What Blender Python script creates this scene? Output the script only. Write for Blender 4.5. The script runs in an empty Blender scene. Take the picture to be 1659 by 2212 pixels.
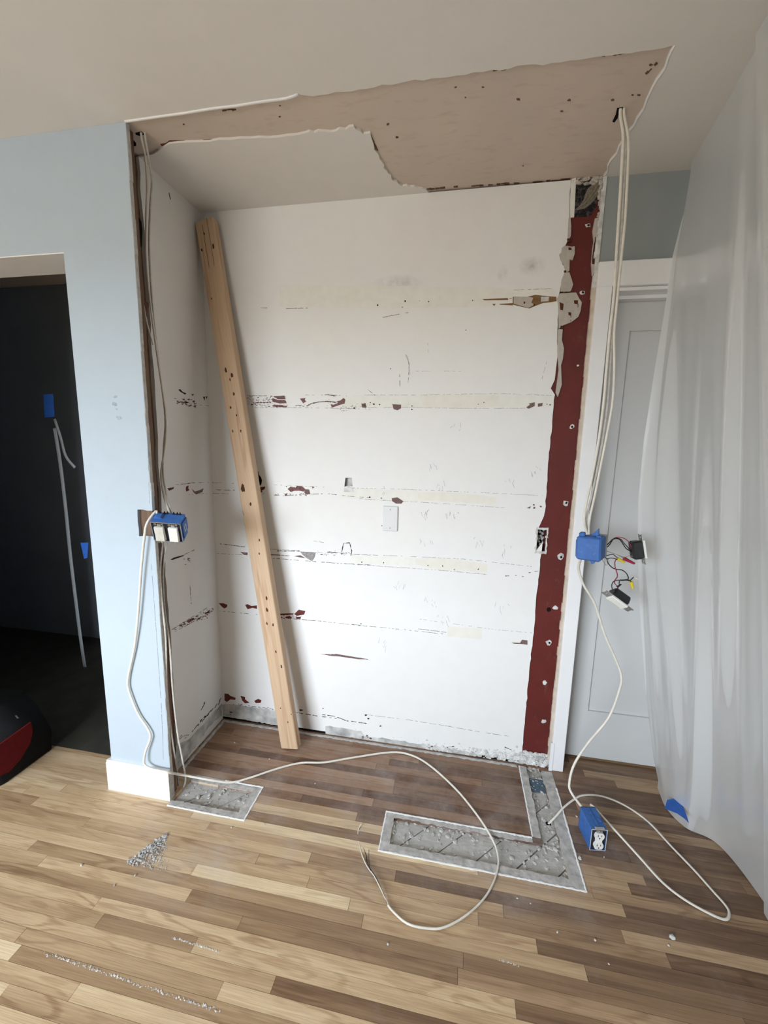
import bpy, math, random
import numpy as np
from mathutils import Vector, Matrix, Euler
from mathutils.geometry import tessellate_polygon

# ------------------------------------------------------------------ camera
SC = bpy.context.scene
COL = SC.collection
IW, IH, FPX = 1659.0, 2212.0, 871.92
YAW, PITCH, ROLL = 0.1767, 0.1572, 0.0218
CAM = Vector((1.1629, -1.7716, 1.4396))
_f = Vector((-math.sin(YAW)*math.cos(PITCH), math.cos(YAW)*math.cos(PITCH), -math.sin(PITCH)))
_r = Vector((math.cos(YAW), math.sin(YAW), 0)); _u = _r.cross(_f)
CR = _r*math.cos(ROLL) + _u*math.sin(ROLL)
CU = -_r*math.sin(ROLL) + _u*math.cos(ROLL)
CF = _f
cd = bpy.data.cameras.new('camera'); cam = bpy.data.objects.new('camera', cd); COL.objects.link(cam)
cam.matrix_world = Matrix(((CR.x, CU.x, -CF.x, CAM.x), (CR.y, CU.y, -CF.y, CAM.y), (CR.z, CU.z, -CF.z, CAM.z), (0, 0, 0, 1)))
cd.sensor_fit = 'HORIZONTAL'; cd.sensor_width = 36.0; cd.lens = FPX*36.0/IW; cd.clip_start = 0.02
SC.camera = cam

# ------------------------------------------------------------------ light
w = bpy.data.worlds.new('sky'); SC.world = w; w.use_nodes = True
_t = w.node_tree; _bg = _t.nodes['Background']; _bg.inputs[1].default_value = 28.5
_tc = _t.nodes.new('ShaderNodeTexCoord'); _sp = _t.nodes.new('ShaderNodeSeparateXYZ'); _rp = _t.nodes.new('ShaderNodeValToRGB')
_t.links.new(_tc.outputs['Generated'], _sp.inputs[0]); _t.links.new(_sp.outputs['Z'], _rp.inputs[0]); _t.links.new(_rp.outputs[0], _bg.inputs[0])
_e = _rp.color_ramp.elements        # ground below the horizon, bright overcast sky above it
_e[0].position = 0.0; _e[0].color = (.23, .225, .21, 1); _e[1].position = 0.04; _e[1].color = (.83, .93, 1.04, 1)
# the window opening behind the camera: portal that guides the daylight through it
_l = bpy.data.lights.new('window_portal', 'AREA'); _l.shape = 'RECTANGLE'; _l.size = 2.4; _l.size_y = 1.50; _l.cycles.is_portal = True
_o = bpy.data.objects.new('window_portal', _l); COL.objects.link(_o); _o.location = (-.95, -4.09, 1.45); _o.rotation_euler = (math.radians(90), 0, 0)
SC.cycles.max_bounces = 5; SC.cycles.diffuse_bounces = 4; SC.cycles.glossy_bounces = 2; SC.cycles.transparent_max_bounces = 8
SC.cycles.caustics_reflective = False; SC.cycles.caustics_refractive = False
SC.view_settings.view_transform = 'Standard'; SC.view_settings.look = 'None'
SC.view_settings.exposure = 0.0; SC.view_settings.gamma = 1.0
SC.view_settings.use_curve_mapping = False

# ------------------------------------------------------------------ pixel -> place helpers
def ray(x, y): return CF + CR*((x-IW/2)/FPX) - CU*((y-IH/2)/FPX)
def onX(x, y, X=0.0):
    d = ray(x, y); return CAM + d*((X-CAM.x)/d.x)
def onY(x, y, Y=0.0):
    d = ray(x, y); return CAM + d*((Y-CAM.y)/d.y)
def onZ(x, y, Z=0.0):
    d = ray(x, y); return CAM + d*((Z-CAM.z)/d.z)
H = 2.44; D = 0.4924

# ------------------------------------------------------------------ mesh helpers
class MB:
    def __init__(s): s.v = []; s.f = []
    def add(s, vs, fs):
        o = len(s.v); s.v += [tuple(a) for a in vs]; s.f += [tuple(i+o for i in f) for f in fs]
    def box(s, x0, x1, y0, y1, z0, z1):
        s.add([(x0,y0,z0),(x1,y0,z0),(x1,y1,z0),(x0,y1,z0),(x0,y0,z1),(x1,y0,z1),(x1,y1,z1),(x0,y1,z1)],
              [(0,3,2,1),(4,5,6,7),(0,1,5,4),(1,2,6,5),(2,3,7,6),(3,0,4,7)]); return s
    def bbox(s, x0, x1, y0, y1, z0, z1, b=0.002):
        # box with chamfered edges
        pts = []
        for z, e in ((z0, b), (z0+b, 0), (z1-b, 0), (z1, b)):
            X0, X1, Y0, Y1 = x0+e, x1-e, y0+e, y1-e
            c = b if e == 0 else b*0.6
            pts.append([(X0+c,Y0,z),(X1-c,Y0,z),(X1,Y0+c,z),(X1,Y1-c,z),(X1-c,Y1,z),(X0+c,Y1,z),(X0,Y1-c,z),(X0,Y0+c,z)])
        vs = [p for l in pts for p in l]; fs = [tuple(range(7,-1,-1)), tuple(range(24,32))]
        for k in range(3):
            for i in range(8):
                j = (i+1) % 8; fs.append((k*8+i, k*8+j, k*8+8+j, k*8+8+i))
        s.add(vs, fs); return s
    def prism(s, loops, ext):
        # loops: [outer, hole...] of 3D points in a plane; ext: extrusion vector
        ext = Vector(ext); L = [[Vector(p) for p in l] for l in loops]
        flat = [p for l in L for p in l]
        tris = tessellate_polygon(L); n = len(flat)
        vs = flat + [p+ext for p in flat]
        fs = [tuple(t) for t in tris] + [tuple(i+n for i in reversed(t)) for t in tris]
        o = 0
        for l in L:
            m = len(l)
            for i in range(m):
                j = (i+1) % m; fs.append((o+i, o+j, o+j+n, o+i+n))
            o += m
        s.add(vs, fs); return s
    def tube(s, pts, rad, n=8, flat=1.0, sub=4, up=None):
        P = catmull(pts, sub) if sub > 1 else [Vector(p) for p in pts]
        m = len(P); rs = rad if isinstance(rad, (list, tuple)) else None
        t0 = (P[1]-P[0]).normalized()
        a = Vector((0, 0, 1)) if abs(t0.z) < 0.9 else Vector((0, 1, 0))
        nrm = (a - t0*a.dot(t0)).normalized(); vs = []
        for i in range(m):
            t = (P[min(i+1, m-1)]-P[max(i-1, 0)]).normalized()
            nrm = (nrm - t*nrm.dot(t)).normalized(); bn = t.cross(nrm)
            r = rad if rs is None else rs[0]+(rs[1]-rs[0])*i/(m-1)
            for k in range(n):
                c = 2*math.pi*k/n; vs.append(P[i] + nrm*(r*flat*math.sin(c)) + bn*(r*math.cos(c)))
        fs = []
        for i in range(m-1):
            for k in range(n):
                j = (k+1) % n; fs.append((i*n+k, i*n+j, i*n+n+j, i*n+n+k))
        fs.append(tuple(range(n-1, -1, -1))); fs.append(tuple((m-1)*n+k for k in range(n)))
        s.add(vs, fs); return s
    def cyl(s, c, axis, r, h, n=14, r2=None):
        c = Vector(c); ax = Vector(axis).normalized(); r2 = r if r2 is None else r2
        a = ax.orthogonal().normalized(); b = ax.cross(a); vs = []
        for k in range(n):
            t = 2*math.pi*k/n; vs.append(c + (a*math.cos(t)+b*math.sin(t))*r)
        for k in range(n):
            t = 2*math.pi*k/n; vs.append(c + ax*h + (a*math.cos(t)+b*math.sin(t))*r2)
        s.add(vs, [tuple(range(n-1,-1,-1)), tuple(range(n, 2*n))] + [(k, (k+1)%n, n+(k+1)%n, n+k) for k in range(n)]); return s
    def lump(s, c, r, rnd, fl=0.6):
        g = (1+5**.5)/2
        vs = [(-1,g,0),(1,g,0),(-1,-g,0),(1,-g,0),(0,-1,g),(0,1,g),(0,-1,-g),(0,1,-g),(g,0,-1),(g,0,1),(-g,0,-1),(-g,0,1)]
        fs = [(0,11,5),(0,5,1),(0,1,7),(0,7,10),(0,10,11),(1,5,9),(5,11,4),(11,10,2),(10,7,6),(7,1,8),(3,9,4),(3,4,2),(3,2,6),(3,6,8),(3,8,9),(4,9,5),(2,4,11),(6,2,10),(8,6,7),(9,8,1)]
        sx, sy = rnd.uniform(.7,1.4), rnd.uniform(.7,1.4); rz = rnd.uniform(0, 6.3)
        out = []
        for x, y, z in vs:
            q = rnd.uniform(.65, 1.15)*r/1.9; x, y, z = x*q*sx, y*q*sy, z*q*fl
            out.append((c[0]+x*math.cos(rz)-y*math.sin(rz), c[1]+x*math.sin(rz)+y*math.cos(rz), c[2]+z))
        s.add(out, fs); return s

def catmull(pts, sub):
    P = [Vector(p) for p in pts]; out = []
    for i in range(len(P)-1):
        p0 = P[max(i-1,0)]; p1 = P[i]; p2 = P[i+1]; p3 = P[min(i+2,len(P)-1)]
        for k in range(sub):
            t = k/sub
            out.append(0.5*((2*p1)+(p2-p0)*t+(2*p0-5*p1+4*p2-p3)*t*t+(3*p1-p0-3*p2+p3)*t**3))
    out.append(P[-1]); return out

def obj(name, mb, mat, parent=None, smooth=False, matrix=None):
    me = bpy.data.meshes.new(name); me.from_pydata([tuple(v) for v in mb.v], [], mb.f); me.update()
    if smooth:
        for p in me.polygons: p.use_smooth = True
    if mat is not None: me.materials.append(mat)
    o = bpy.data.objects.new(name, me); COL.objects.link(o)
    if matrix is not None: o.matrix_world = matrix
    if parent is not None: adopt(o, parent)
    return o
def adopt(o, parent):
    bpy.context.view_layer.update()
    o.parent = parent; o.matrix_parent_inverse = parent.matrix_world.inverted()
def place(o, parent):      # cheap version for parents that sit at the world origin
    o.parent = parent
def tag(o, label, cat, group=None, kind=None):
    o['label'] = label; o['category'] = cat
    if group: o['group'] = group
    if kind: o['kind'] = kind
    return o
def empty(name, loc, label, cat, group=None, matrix=None):
    o = bpy.data.objects.new(name, None); o.empty_display_size = 0.05; COL.objects.link(o)
    if matrix is not None: o.matrix_world = matrix
    else: o.location = loc
    bpy.context.view_layer.update()
    return tag(o, label, cat, group)

# ------------------------------------------------------------------ materials
class NT:
    def __init__(s, name):
        s.m = bpy.data.materials.new(name); s.m.use_nodes = True; s.t = s.m.node_tree
        s.b = s.t.nodes['Principled BSDF']; s.out = s.t.nodes['Material Output']
    def n(s, typ, **kw):
        nd = s.t.nodes.new(typ)
        for k, v in kw.items(): setattr(nd, k, v)
        return nd
    def L(s, a, b): s.t.links.new(a, b)
    def setin(s, sock, v):
        if hasattr(v, 'is_output') or isinstance(v, bpy.types.NodeSocket): s.L(v, sock)
        else: sock.default_value = v
    def coord(s, kind='Object'):
        if kind == 'World': return s.n('ShaderNodeNewGeometry').outputs['Position']
        return s.n('ShaderNodeTexCoord').outputs[kind]
    def mapping(s, vec, loc=(0,0,0), rot=(0,0,0), scale=(1,1,1)):
        m = s.n('ShaderNodeMapping'); s.L(vec, m.inputs[0])
        s.setin(m.inputs[1], loc); s.setin(m.inputs[2], rot); s.setin(m.inputs[3], scale); return m.outputs[0]
    def noise(s, vec, scale, detail=4, rough=.55, dist=0.0):
        n = s.n('ShaderNodeTexNoise'); s.L(vec, n.inputs['Vector']); n.inputs['Scale'].default_value = scale
        n.inputs['Detail'].default_value = detail; n.inputs['Roughness'].default_value = rough; n.inputs['Distortion'].default_value = dist
        return n.outputs['Fac']
    def ramp(s, fac, stops, interp='LINEAR'):
        r = s.n('ShaderNodeValToRGB'); r.color_ramp.interpolation = interp; s.L(fac, r.inputs[0])
        e = r.color_ramp.elements
        while len(e) < len(stops): e.new(0.5)
        for k, (p, c) in enumerate(stops):
            e[k].position = p; e[k].color = (c, c, c, 1) if isinstance(c, (int, float)) else (*c, 1)
        return r.outputs[0]
    def mix(s, fac, a, b, mode='MIX'):
        m = s.n('ShaderNodeMix', data_type='RGBA', blend_type=mode)
        s.setin(m.inputs[0], fac)
        for k, v in ((6, a), (7, b)):
            if isinstance(v, tuple) and len(v) == 3: v = (*v, 1)
            s.setin(m.inputs[k], v)
        return m.outputs[2]
    def math(s, op, a, b=0.0, clamp=False):
        m = s.n('ShaderNodeMath', operation=op, use_clamp=clamp); s.setin(m.inputs[0], a); s.setin(m.inputs[1], b); return m.outputs[0]
    def bump(s, h, strength=.3, dist=.002):
        b = s.n('ShaderNodeBump'); b.inputs['Strength'].default_value = strength; b.inputs['Distance'].default_value = dist
        s.L(h, b.inputs['Height']); s.L(b.outputs[0], s.b.inputs['Normal'])
    def fin(s, col, rough=.6, spec=.3, metal=0.0):
        if isinstance(col, tuple): col = (*col[:3], 1)
        s.setin(s.b.inputs['Base Color'], col); s.setin(s.b.inputs['Roughness'], rough)
        s.b.inputs['Specular IOR Level'].default_value = spec; s.b.inputs['Metallic'].default_value = metal
        return s.m
    def spot(s, vec, c, rx, ry, rz):
        # 1 at c falling to 0 at the radii
        m = s.mapping(vec, loc=(-c[0]/rx, -c[1]/ry, -c[2]/rz), scale=(1/rx, 1/ry, 1/rz))
        l = s.n('ShaderNodeVectorMath', operation='LENGTH'); s.L(m, l.inputs[0])
        return s.math('SUBTRACT', 1.0, l.outputs['Value'], True)

def simple(name, col, rough=.6, spec=.3, metal=0.0, var=.12, scale=30, bump=0.0, bscale=120, bdist=.001):
    t = NT(name); c = t.coord()
    n = t.noise(c, scale, 2)
    k = t.ramp(n, [(0.25, 1-var), (0.75, 1+var*.4)])
    colo = t.mix(1.0, col, k, 'MULTIPLY')
    if bump: t.bump(t.noise(c, bscale, 2), bump, bdist)
    return t.fin(colo, rough, spec, metal)

def paint_white(name, base, smudge=(), yellow=0.35, bumps=.35, tex=260):
    t = NT(name); p = t.coord('World')
    n1 = t.noise(p, 2.3, 2); n2 = t.noise(p, 14, 3)
    c = t.mix(t.ramp(n1, [(.4, 0.0), (.75, yellow)]), base, tuple(b*k for b, k in zip(base, (.99, .97, .90))))
    c = t.mix(t.ramp(n2, [(.3, .10), (.6, 0.0)]), c, tuple(b*.8 for b in base))
    sn = t.ramp(t.noise(p, 22, 5), [(.3, 0.0), (.65, 1.0)]) if smudge else None
    for (pt, rx, rz, amt) in smudge:
        s = t.spot(p, pt, rx, .2, rz)
        d = t.math('MULTIPLY', s, sn)
        c = t.mix(t.math('MULTIPLY', d, amt, True), c, (.16, .155, .16))
    if bumps > .15: t.bump(t.noise(p, 9, 4, .6), bumps, .006)
    return t.fin(c, .62, .25)

M = {}
M['ceiling'] = paint_white('ceiling_paint', (.74, .72, .695), yellow=.3, bumps=.10, tex=500)
sm = [(onY(858, 612), .11, .035, .55), (onY(1150, 575), .055, .04, .5), (onY(1086, 592), .022, .035, .5), (onY(880, 640), .05, .03, .3)]
M['wall_white'] = paint_white('white_wall_paint', (.80, .795, .785), smudge=[(tuple(a), b, c_, d) for a, b, c_, d in sm], bumps=.22)
M['side_white'] = paint_white('white_side_paint', (.76, .75, .735), bumps=.12)
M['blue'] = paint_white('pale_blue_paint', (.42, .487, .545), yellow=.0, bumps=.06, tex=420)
M['blue_shaded'] = paint_white('shaded_grey_paint', (.30, .325, .325), yellow=.0, bumps=.06)  # pale blue paint darkened and greyed: the shade is put into the colour
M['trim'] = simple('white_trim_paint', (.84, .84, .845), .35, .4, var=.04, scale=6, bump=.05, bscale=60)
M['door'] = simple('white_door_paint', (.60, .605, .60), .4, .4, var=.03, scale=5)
M['tan_board'] = None
def mk_tan():
    t = NT('tan_paper_ceiling'); p = t.coord('World')
    c = t.mix(t.ramp(t.noise(p, 3.0, 5), [(.35, 0.0), (.7, 1.0)]), (.64, .545, .47), (.58, .50, .44))
    c = t.mix(t.ramp(t.noise(t.mapping(p, scale=(1, 3, 1)), 16, 3), [(.55, 0.0), (.8, .45)]), c, (.42, .33, .27))
    return t.fin(c, .8, .15)
M['tan_board'] = mk_tan()
def mk_red():
    t = NT('oxblood_old_paint'); p = t.coord('World')
    c = t.mix(t.ramp(t.noise(p, 9, 5), [(.35, 0.0), (.7, 1.0)]), (.128, .020, .016), (.098, .017, .014))
    dust = t.ramp(t.noise(t.mapping(p, scale=(1, 1, .35)), 34, 7, .7), [(.60, 0.0), (.85, .5)])
    c = t.mix(t.math('MULTIPLY', dust, .6), c, (.30, .22, .21))
    return t.fin(c, .45, .35)
M['red'] = mk_red()
M['mauve'] = simple('mauve_scraped_paint', (.20, .13, .125), .8, .1, var=.4, scale=160)
M['dark_scar'] = simple('dark_scar', (.055, .03, .03), .85, .1, var=.4, scale=200)
M['grey_line'] = simple('grey_crack', (.36, .34, .33), .85, .1, var=.5, scale=120)
M['yellow_primer'] = simple('cream_primer', (.79, .765, .69), .7, .15, var=.06, scale=22)
M['band_white'] = simple('matt_filler', (.80, .79, .74), .8, .1, var=.06, scale=25)
M['torn_paper'] = simple('torn_drywall_paper', (.50, .46, .41), .85, .1, var=.14, scale=45, bump=.2)
M['brown_paper'] = simple('brown_kraft_paper', (.23, .135, .065), .85, .1, var=.25, scale=60)
M['rust'] = simple('rust_glue', (.10, .035, .02), .8, .1, var=.4, scale=150)
M['nailmark'] = simple('brown_nail_mark', (.17, .105, .075), .8, .1, var=.4, scale=120)
M['plaster'] = simple('white_plaster', (.70, .69, .665), .85, .1, var=.45, scale=34, bump=.5, bscale=140, bdist=.003)
M['grey_plaster'] = simple('grey_plaster', (.60, .59, .565), .9, .1, var=.55, scale=16, bump=.5, bscale=90, bdist=.004)
M['gypsum_edge'] = simple('gypsum_edge', (.55, .53, .50), .9, .1, var=.25, scale=60, bump=.5, bscale=150, bdist=.003)
M['bead'] = simple('plaster_edge_cream', (.62, .53, .44), .8, .15, var=.22, scale=25, bump=.3)
M['void'] = simple('dark_cavity', (.012, .011, .011), .95, .05)
M['subfloor'] = None
def mk_sub(name, a, b):
    t = NT(name); p = t.coord('World')
    q = t.mapping(p, rot=(0, 0, math.radians(-45)), scale=(1, 6, 1))
    c = t.mix(t.ramp(t.noise(q, 26, 7, .65), [(.35, 0.0), (.7, 1.0)]), a, b)
    c = t.mix(t.ramp(t.noise(p, 30, 6, .7), [(.48, 0.0), (.72, .7)]), c, (.62, .61, .585))
    t.bump(t.noise(p, 150, 6, .7), .5, .003)
    return t.fin(c, .95, .05)
M['subfloor'] = mk_sub('dusty_subfloor', (.40, .385, .36), (.52, .51, .485))
M['rim'] = simple('smeared_filler', (.52, .505, .485), .9, .1, var=.38, scale=38, bump=.4, bscale=90, bdist=.003)
M['dust'] = simple('grey_plaster_dust', (.55, .535, .51), .95, .05, var=.35, scale=60, bump=.6, bscale=200, bdist=.004)
M['bluepaint'] = simple('slate_blue_paint', (.10, .15, .20), .8, .15, var=.35, scale=90)
def mk_oak():
    t = NT('oak_strip_floor'); o = t.coord('Object'); wpos = t.coord('World')
    tone = t.n('ShaderNodeAttribute', attribute_type='OBJECT', attribute_name='tone').outputs['Fac']
    red = t.n('ShaderNodeAttribute', attribute_type='OBJECT', attribute_name='red').outputs['Fac']
    seed = t.n('ShaderNodeAttribute', attribute_type='OBJECT', attribute_name='seed').outputs['Fac']
    cmb = t.n('ShaderNodeCombineXYZ'); t.L(seed, cmb.inputs[0]); t.L(seed, cmb.inputs[1])
    add = t.n('ShaderNodeVectorMath', operation='ADD'); t.L(o, add.inputs[0]); t.L(cmb.outputs[0], add.inputs[1])
    v = add.outputs[0]
    streak = t.noise(t.mapping(v, scale=(1.3, 30, 1)), 1.0, 3, .6)
    tone2 = t.math('ADD', tone, t.math('MULTIPLY', t.math('SUBTRACT', streak, .5), .75), True)
    base = t.ramp(tone2, [(0.0, (.20, .118, .066)), (.3, (.39, .258, .146)), (.6, (.60, .430, .255)), (1.0, (.82, .655, .425))])
    # cathedral grain: bands warped by noise, long along the board
    warp = t.noise(t.mapping(v, scale=(2.4, 13, 1)), 1.0, 2, .5)
    rings = t.math('SINE', t.math('MULTIPLY', t.math('ADD', t.math('MULTIPLY', warp, 3.0), t.math('MULTIPLY', streak, .8)), 15.0))
    g1 = t.ramp(rings, [(0.1, 0.0), (.95, 1.0)])
    amt = t.ramp(t.noise(t.mapping(v, scale=(.9, 2, 1)), 1.7, 1), [(.42, .04), (.64, .55)])
    fine = t.noise(t.mapping(v, scale=(7, 380, 1)), 1.0, 3, .65)
    gr = t.math('ADD', t.math('MULTIPLY', g1, amt), t.ramp(fine, [(.38, .45), (.60, 0.0)]), True)
    col = t.mix(gr, base, t.mix(1.0, base, (.56, .47, .41), 'MULTIPLY'))
    col = t.mix(t.ramp(streak, [(.66, 0.0), (.80, .6)]), col, (.12, .075, .045))
    col = t.mix(t.math('MULTIPLY', red, .92), col, t.mix(1.0, col, (.40, .300, .290), 'MULTIPLY'))
    # plaster dust lying around the cut-outs and in the alcove
    dn = t.noise(wpos, 6.0, 5, .7)
    near = t.math('MAXIMUM', t.spot(wpos, (1.35, -.42, 0), .62, .30, 1), t.math('MAXIMUM', t.spot(wpos, (.3, -.42, 0), .42, .30, 1), t.spot(wpos, (.37, -.72, 0), .26, .16, 1)))
    near = t.math('MAXIMUM', near, t.math('MULTIPLY', t.spot(wpos, (1.0, -.25, 0), 1.5, .6, 1), .5))
    dm = t.math('MULTIPLY', near, t.ramp(dn, [(.38, .0), (.72, 1.0)]))
    dm = t.math('ADD', t.math('MULTIPLY', dm, .75), t.math('MULTIPLY', t.ramp(dn, [(.58, 0.0), (.80, 1.0)]), .16), True)
    col = t.mix(dm, col, (.50, .45, .425))
    rough = t.math('ADD', t.math('MULTIPLY', dm, .4), .40, True)
    return t.fin(col, rough, .40)
M['oak'] = mk_oak()
def mk_pine(name, a, b, c3, sc=1.0):
    t = NT(name); v = t.coord('Object')
    warp = t.noise(t.mapping(v, scale=(9*sc, 9*sc, .55)), 1.0, 3)
    rings = t.math('SINE', t.math('MULTIPLY', t.math('ADD', t.math('MULTIPLY', warp, 2.4), t.noise(t.mapping(v, scale=(22, 22, .5)), 1.0, 2)), 20.0))
    col = t.mix(t.ramp(t.noise(t.mapping(v, scale=(4, 4, .8)), 1.2, 4), [(.3, 0.0), (.7, 1.0)]), a, b)
    col = t.mix(t.math('MULTIPLY', t.ramp(rings, [(.45, 0.0), (1.0, .75)]), t.ramp(warp, [(.35, .2), (.6, 1.0)])), col, c3)
    col = t.mix(t.ramp(t.noise(t.mapping(v, scale=(240, 240, 5)), 1.0, 3), [(.4, .25), (.6, 0.0)]), col, c3)
    t.bump(t.noise(t.mapping(v, scale=(200, 200, 4)), 1.0, 3), .12, .001)
    return t.fin(col, .62, .25)
M['pine'] = mk_pine('pine_lumber', (.55, .385, .25), (.60, .435, .295), (.38, .225, .125))
M['stud'] = mk_pine('aged_stud_wood', (.14, .082, .052), (.18, .11, .07), (.08, .045, .028))
M['knot'] = simple('dark_knot', (.07, .028, .012), .7, .2, var=.3, scale=200)
M['cable'] = simple('cream_cable_jacket', (.72, .68, .60), .45, .4, var=.12, scale=40)
M['cable_grey'] = simple('dusty_cable_jacket', (.55, .52, .47), .6, .3, var=.25, scale=60)
M['wire_black'] = simple('black_wire', (.012, .012, .013), .45, .4, var=.2)
M['wire_red'] = simple('red_wire', (.30, .015, .04), .45, .4, var=.2)
M['wire_grey'] = simple('bare_copper_wire', (.38, .35, .32), .4, .5, metal=.6)
M['nut_yellow'] = simple('yellow_wire_nut', (.70, .55, .04), .4, .4, var=.15)
M['nut_red'] = simple('crimson_wire_nut', (.34, .02, .05), .4, .4, var=.15)
def mk_bluebox():
    t = NT('blue_box_plastic'); o = t.coord('Object')
    c = t.mix(t.ramp(t.noise(o, 40, 4), [(.3, 0.0), (.7, 1.0)]), (.045, .15, .44), (.035, .11, .34))
    c = t.mix(t.ramp(t.noise(o, 70, 7, .7), [(.60, 0.0), (.80, .55)]), c, (.50, .53, .58))
    return t.fin(c, .5, .35)
M['bluebox'] = mk_bluebox()
M['bluebox_in'] = simple('box_inside_dark', (.02, .022, .03), .7, .2)
M['device_white'] = simple('white_device_plastic', (.82, .81, .77), .35, .45, var=.04)
M['plate'] = simple('plate_plastic', (.70, .705, .70), .4, .4, var=.03)
M['device_dirty'] = simple('dusty_device_plastic', (.66, .64, .58), .5, .35, var=.15, scale=60)
M['device_black'] = simple('black_device_body', (.012, .012, .013), .4, .4, var=.2)
M['steel'] = simple('steel_strap', (.50, .50, .49), .35, .5, metal=.8, var=.2)
M['tape'] = simple('blue_masking_tape', (.03, .13, .50), .55, .3, var=.12, scale=60)
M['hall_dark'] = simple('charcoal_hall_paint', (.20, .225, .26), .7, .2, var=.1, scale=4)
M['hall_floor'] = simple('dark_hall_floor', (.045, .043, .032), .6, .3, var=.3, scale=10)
M['bag_black'] = simple('black_bag_fabric', (.010, .010, .011), .8, .2, var=.3, scale=90, bump=.2, bscale=500)
M['bag_red'] = simple('red_bag_fabric', (.14, .008, .010), .75, .2, var=.2, scale=90, bump=.2, bscale=500)
M['room_wall'] = simple('far_room_wall', (.62, .64, .64), .8, .2, var=.05, scale=3)
def mk_plastic(name, clear, col):
    t = NT(name); tr = t.n('ShaderNodeBsdfTransparent'); df = t.n('ShaderNodeBsdfDiffuse'); tl = t.n('ShaderNodeBsdfTranslucent'); gl = t.n('ShaderNodeBsdfGlossy')
    tr.inputs[0].default_value = (1, 1, 1, 1); df.inputs[0].default_value = (*col, 1); tl.inputs[0].default_value = (*col, 1)
    gl.inputs['Roughness'].default_value = .22; gl.inputs['Color'].default_value = (1, 1, 1, 1)
    m1 = t.n('ShaderNodeMixShader'); m1.inputs[0].default_value = .45; t.L(df.outputs[0], m1.inputs[1]); t.L(tl.outputs[0], m1.inputs[2])
    m2 = t.n('ShaderNodeMixShader'); fr = t.n('ShaderNodeFresnel'); fr.inputs[0].default_value = 1.45
    t.L(t.math('MULTIPLY', fr.outputs[0], .3), m2.inputs[0]); t.L(m1.outputs[0], m2.inputs[1]); t.L(gl.outputs[0], m2.inputs[2])
    m3 = t.n('ShaderNodeMixShader'); m3.inputs[0].default_value = 1-clear; t.L(tr.outputs[0], m3.inputs[1]); t.L(m2.outputs[0], m3.inputs[2])
    t.L(m3.outputs[0], t.out.inputs['Surface'])
    return t.m
M['sheet'] = mk_plastic('milky_plastic_film', .11, (.88, .89, .88))
M['sheet_thin'] = mk_plastic('thin_plastic_film', .55, (.75, .77, .77))

# ------------------------------------------------------------------ small tools for wall scars
def Zf(ox, oy, sc): return lambda x, y: (ox+x/sc, oy+y/sc)
Z1 = Zf(360, 820, 3.77); Z2 = Zf(360, 1130, 3.77); Z3 = Zf(760, 820, 3.77); Z4 = Zf(760, 1130, 3.77)
Z5 = Zf(540, 540, 2.37); Z7 = Zf(350, 1440, 4.74); Z8 = Zf(640, 1520, 2.86); ZT = Zf(1180, 360, 6.147)
RA = Zf(1000, 360, 2.517); RB = Zf(1000, 1050, 2.517); ZC = Zf(0, 0, 2.0); ZD = Zf(830, 0, 2.0)
PL = {'back': (lambda x, y: onY(x, y, 0.0), Vector((0, -1, 0))),
      'side': (lambda x, y: onX(x, y, 0.0), Vector((1, 0, 0))),
      'red': (lambda x, y: onY(x, y, 0.006), Vector((0, -1, 0))),
      'tan': (lambda x, y: onZ(x, y, H+.006), Vector((0, 0, -1))),
      'floor': (lambda x, y: onZ(x, y, 0.0), Vector((0, 0, 1)))}
def poly(mb, plane, Z, pts, th=.0007):
    f, n = PL[plane]; P = [f(*Z(*q)) for q in pts]
    mb.prism([[p - n*.0005 for p in P]], n*(th+.0005))
def blob(mb, plane, Z, c, rx, ry, rnd, th=.0007, n=8):
    pts = []
    for k in range(n):
        a = 2*math.pi*k/n; q = rnd.uniform(.55, 1.15); pts.append((c[0]+rx*q*math.cos(a), c[1]+ry*q*math.sin(a)))
    poly(mb, plane, Z, pts, th)
def crack(mb, plane, Z, pts, wd, rnd, broken=.25, th=.0006, step=14):
    # ragged broken line built from thin slivers
    for (a, b) in zip(pts[:-1], pts[1:]):
        L = math.hypot(b[0]-a[0], b[1]-a[1]); m = max(1, int(L/step)); dx, dy = (b[0]-a[0])/L, (b[1]-a[1])/L
        for k in range(m):
            if rnd.random() < broken: continue
            t0 = k/m; t1 = min(1.0, (k+rnd.uniform(.8, 1.25))/m); j = rnd.uniform(-.8, .8)
            w0 = wd*rnd.uniform(.25, 1.0)/2; w1 = wd*rnd.uniform(.25, 1.0)/2
            p0 = (a[0]+(b[0]-a[0])*t0, a[1]+(b[1]-a[1])*t0+j); p1 = (a[0]+(b[0]-a[0])*t1, a[1]+(b[1]-a[1])*t1+j)
            poly(mb, plane, Z, [(p0[0]+dy*w0, p0[1]-dx*w0), (p1[0]+dy*w1, p1[1]-dx*w1), (p1[0]-dy*w1, p1[1]+dx*w1), (p0[0]-dy*w0, p0[1]+dx*w0)], th)
def scatter(mb, plane, Z, x0, x1, y0, y1, n, s, rnd, th=.0007, slope=0.0):
    for k in range(n):
        x = rnd.uniform(x0, x1); y = rnd.uniform(y0, y1)+slope*(x-x0); q = s*rnd.uniform(.35, 1.1)
        blob(mb, plane, Z, (x, y), q*rnd.uniform(.8, 1.9), q*rnd.uniform(.35, .8), rnd, th, 6)
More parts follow.
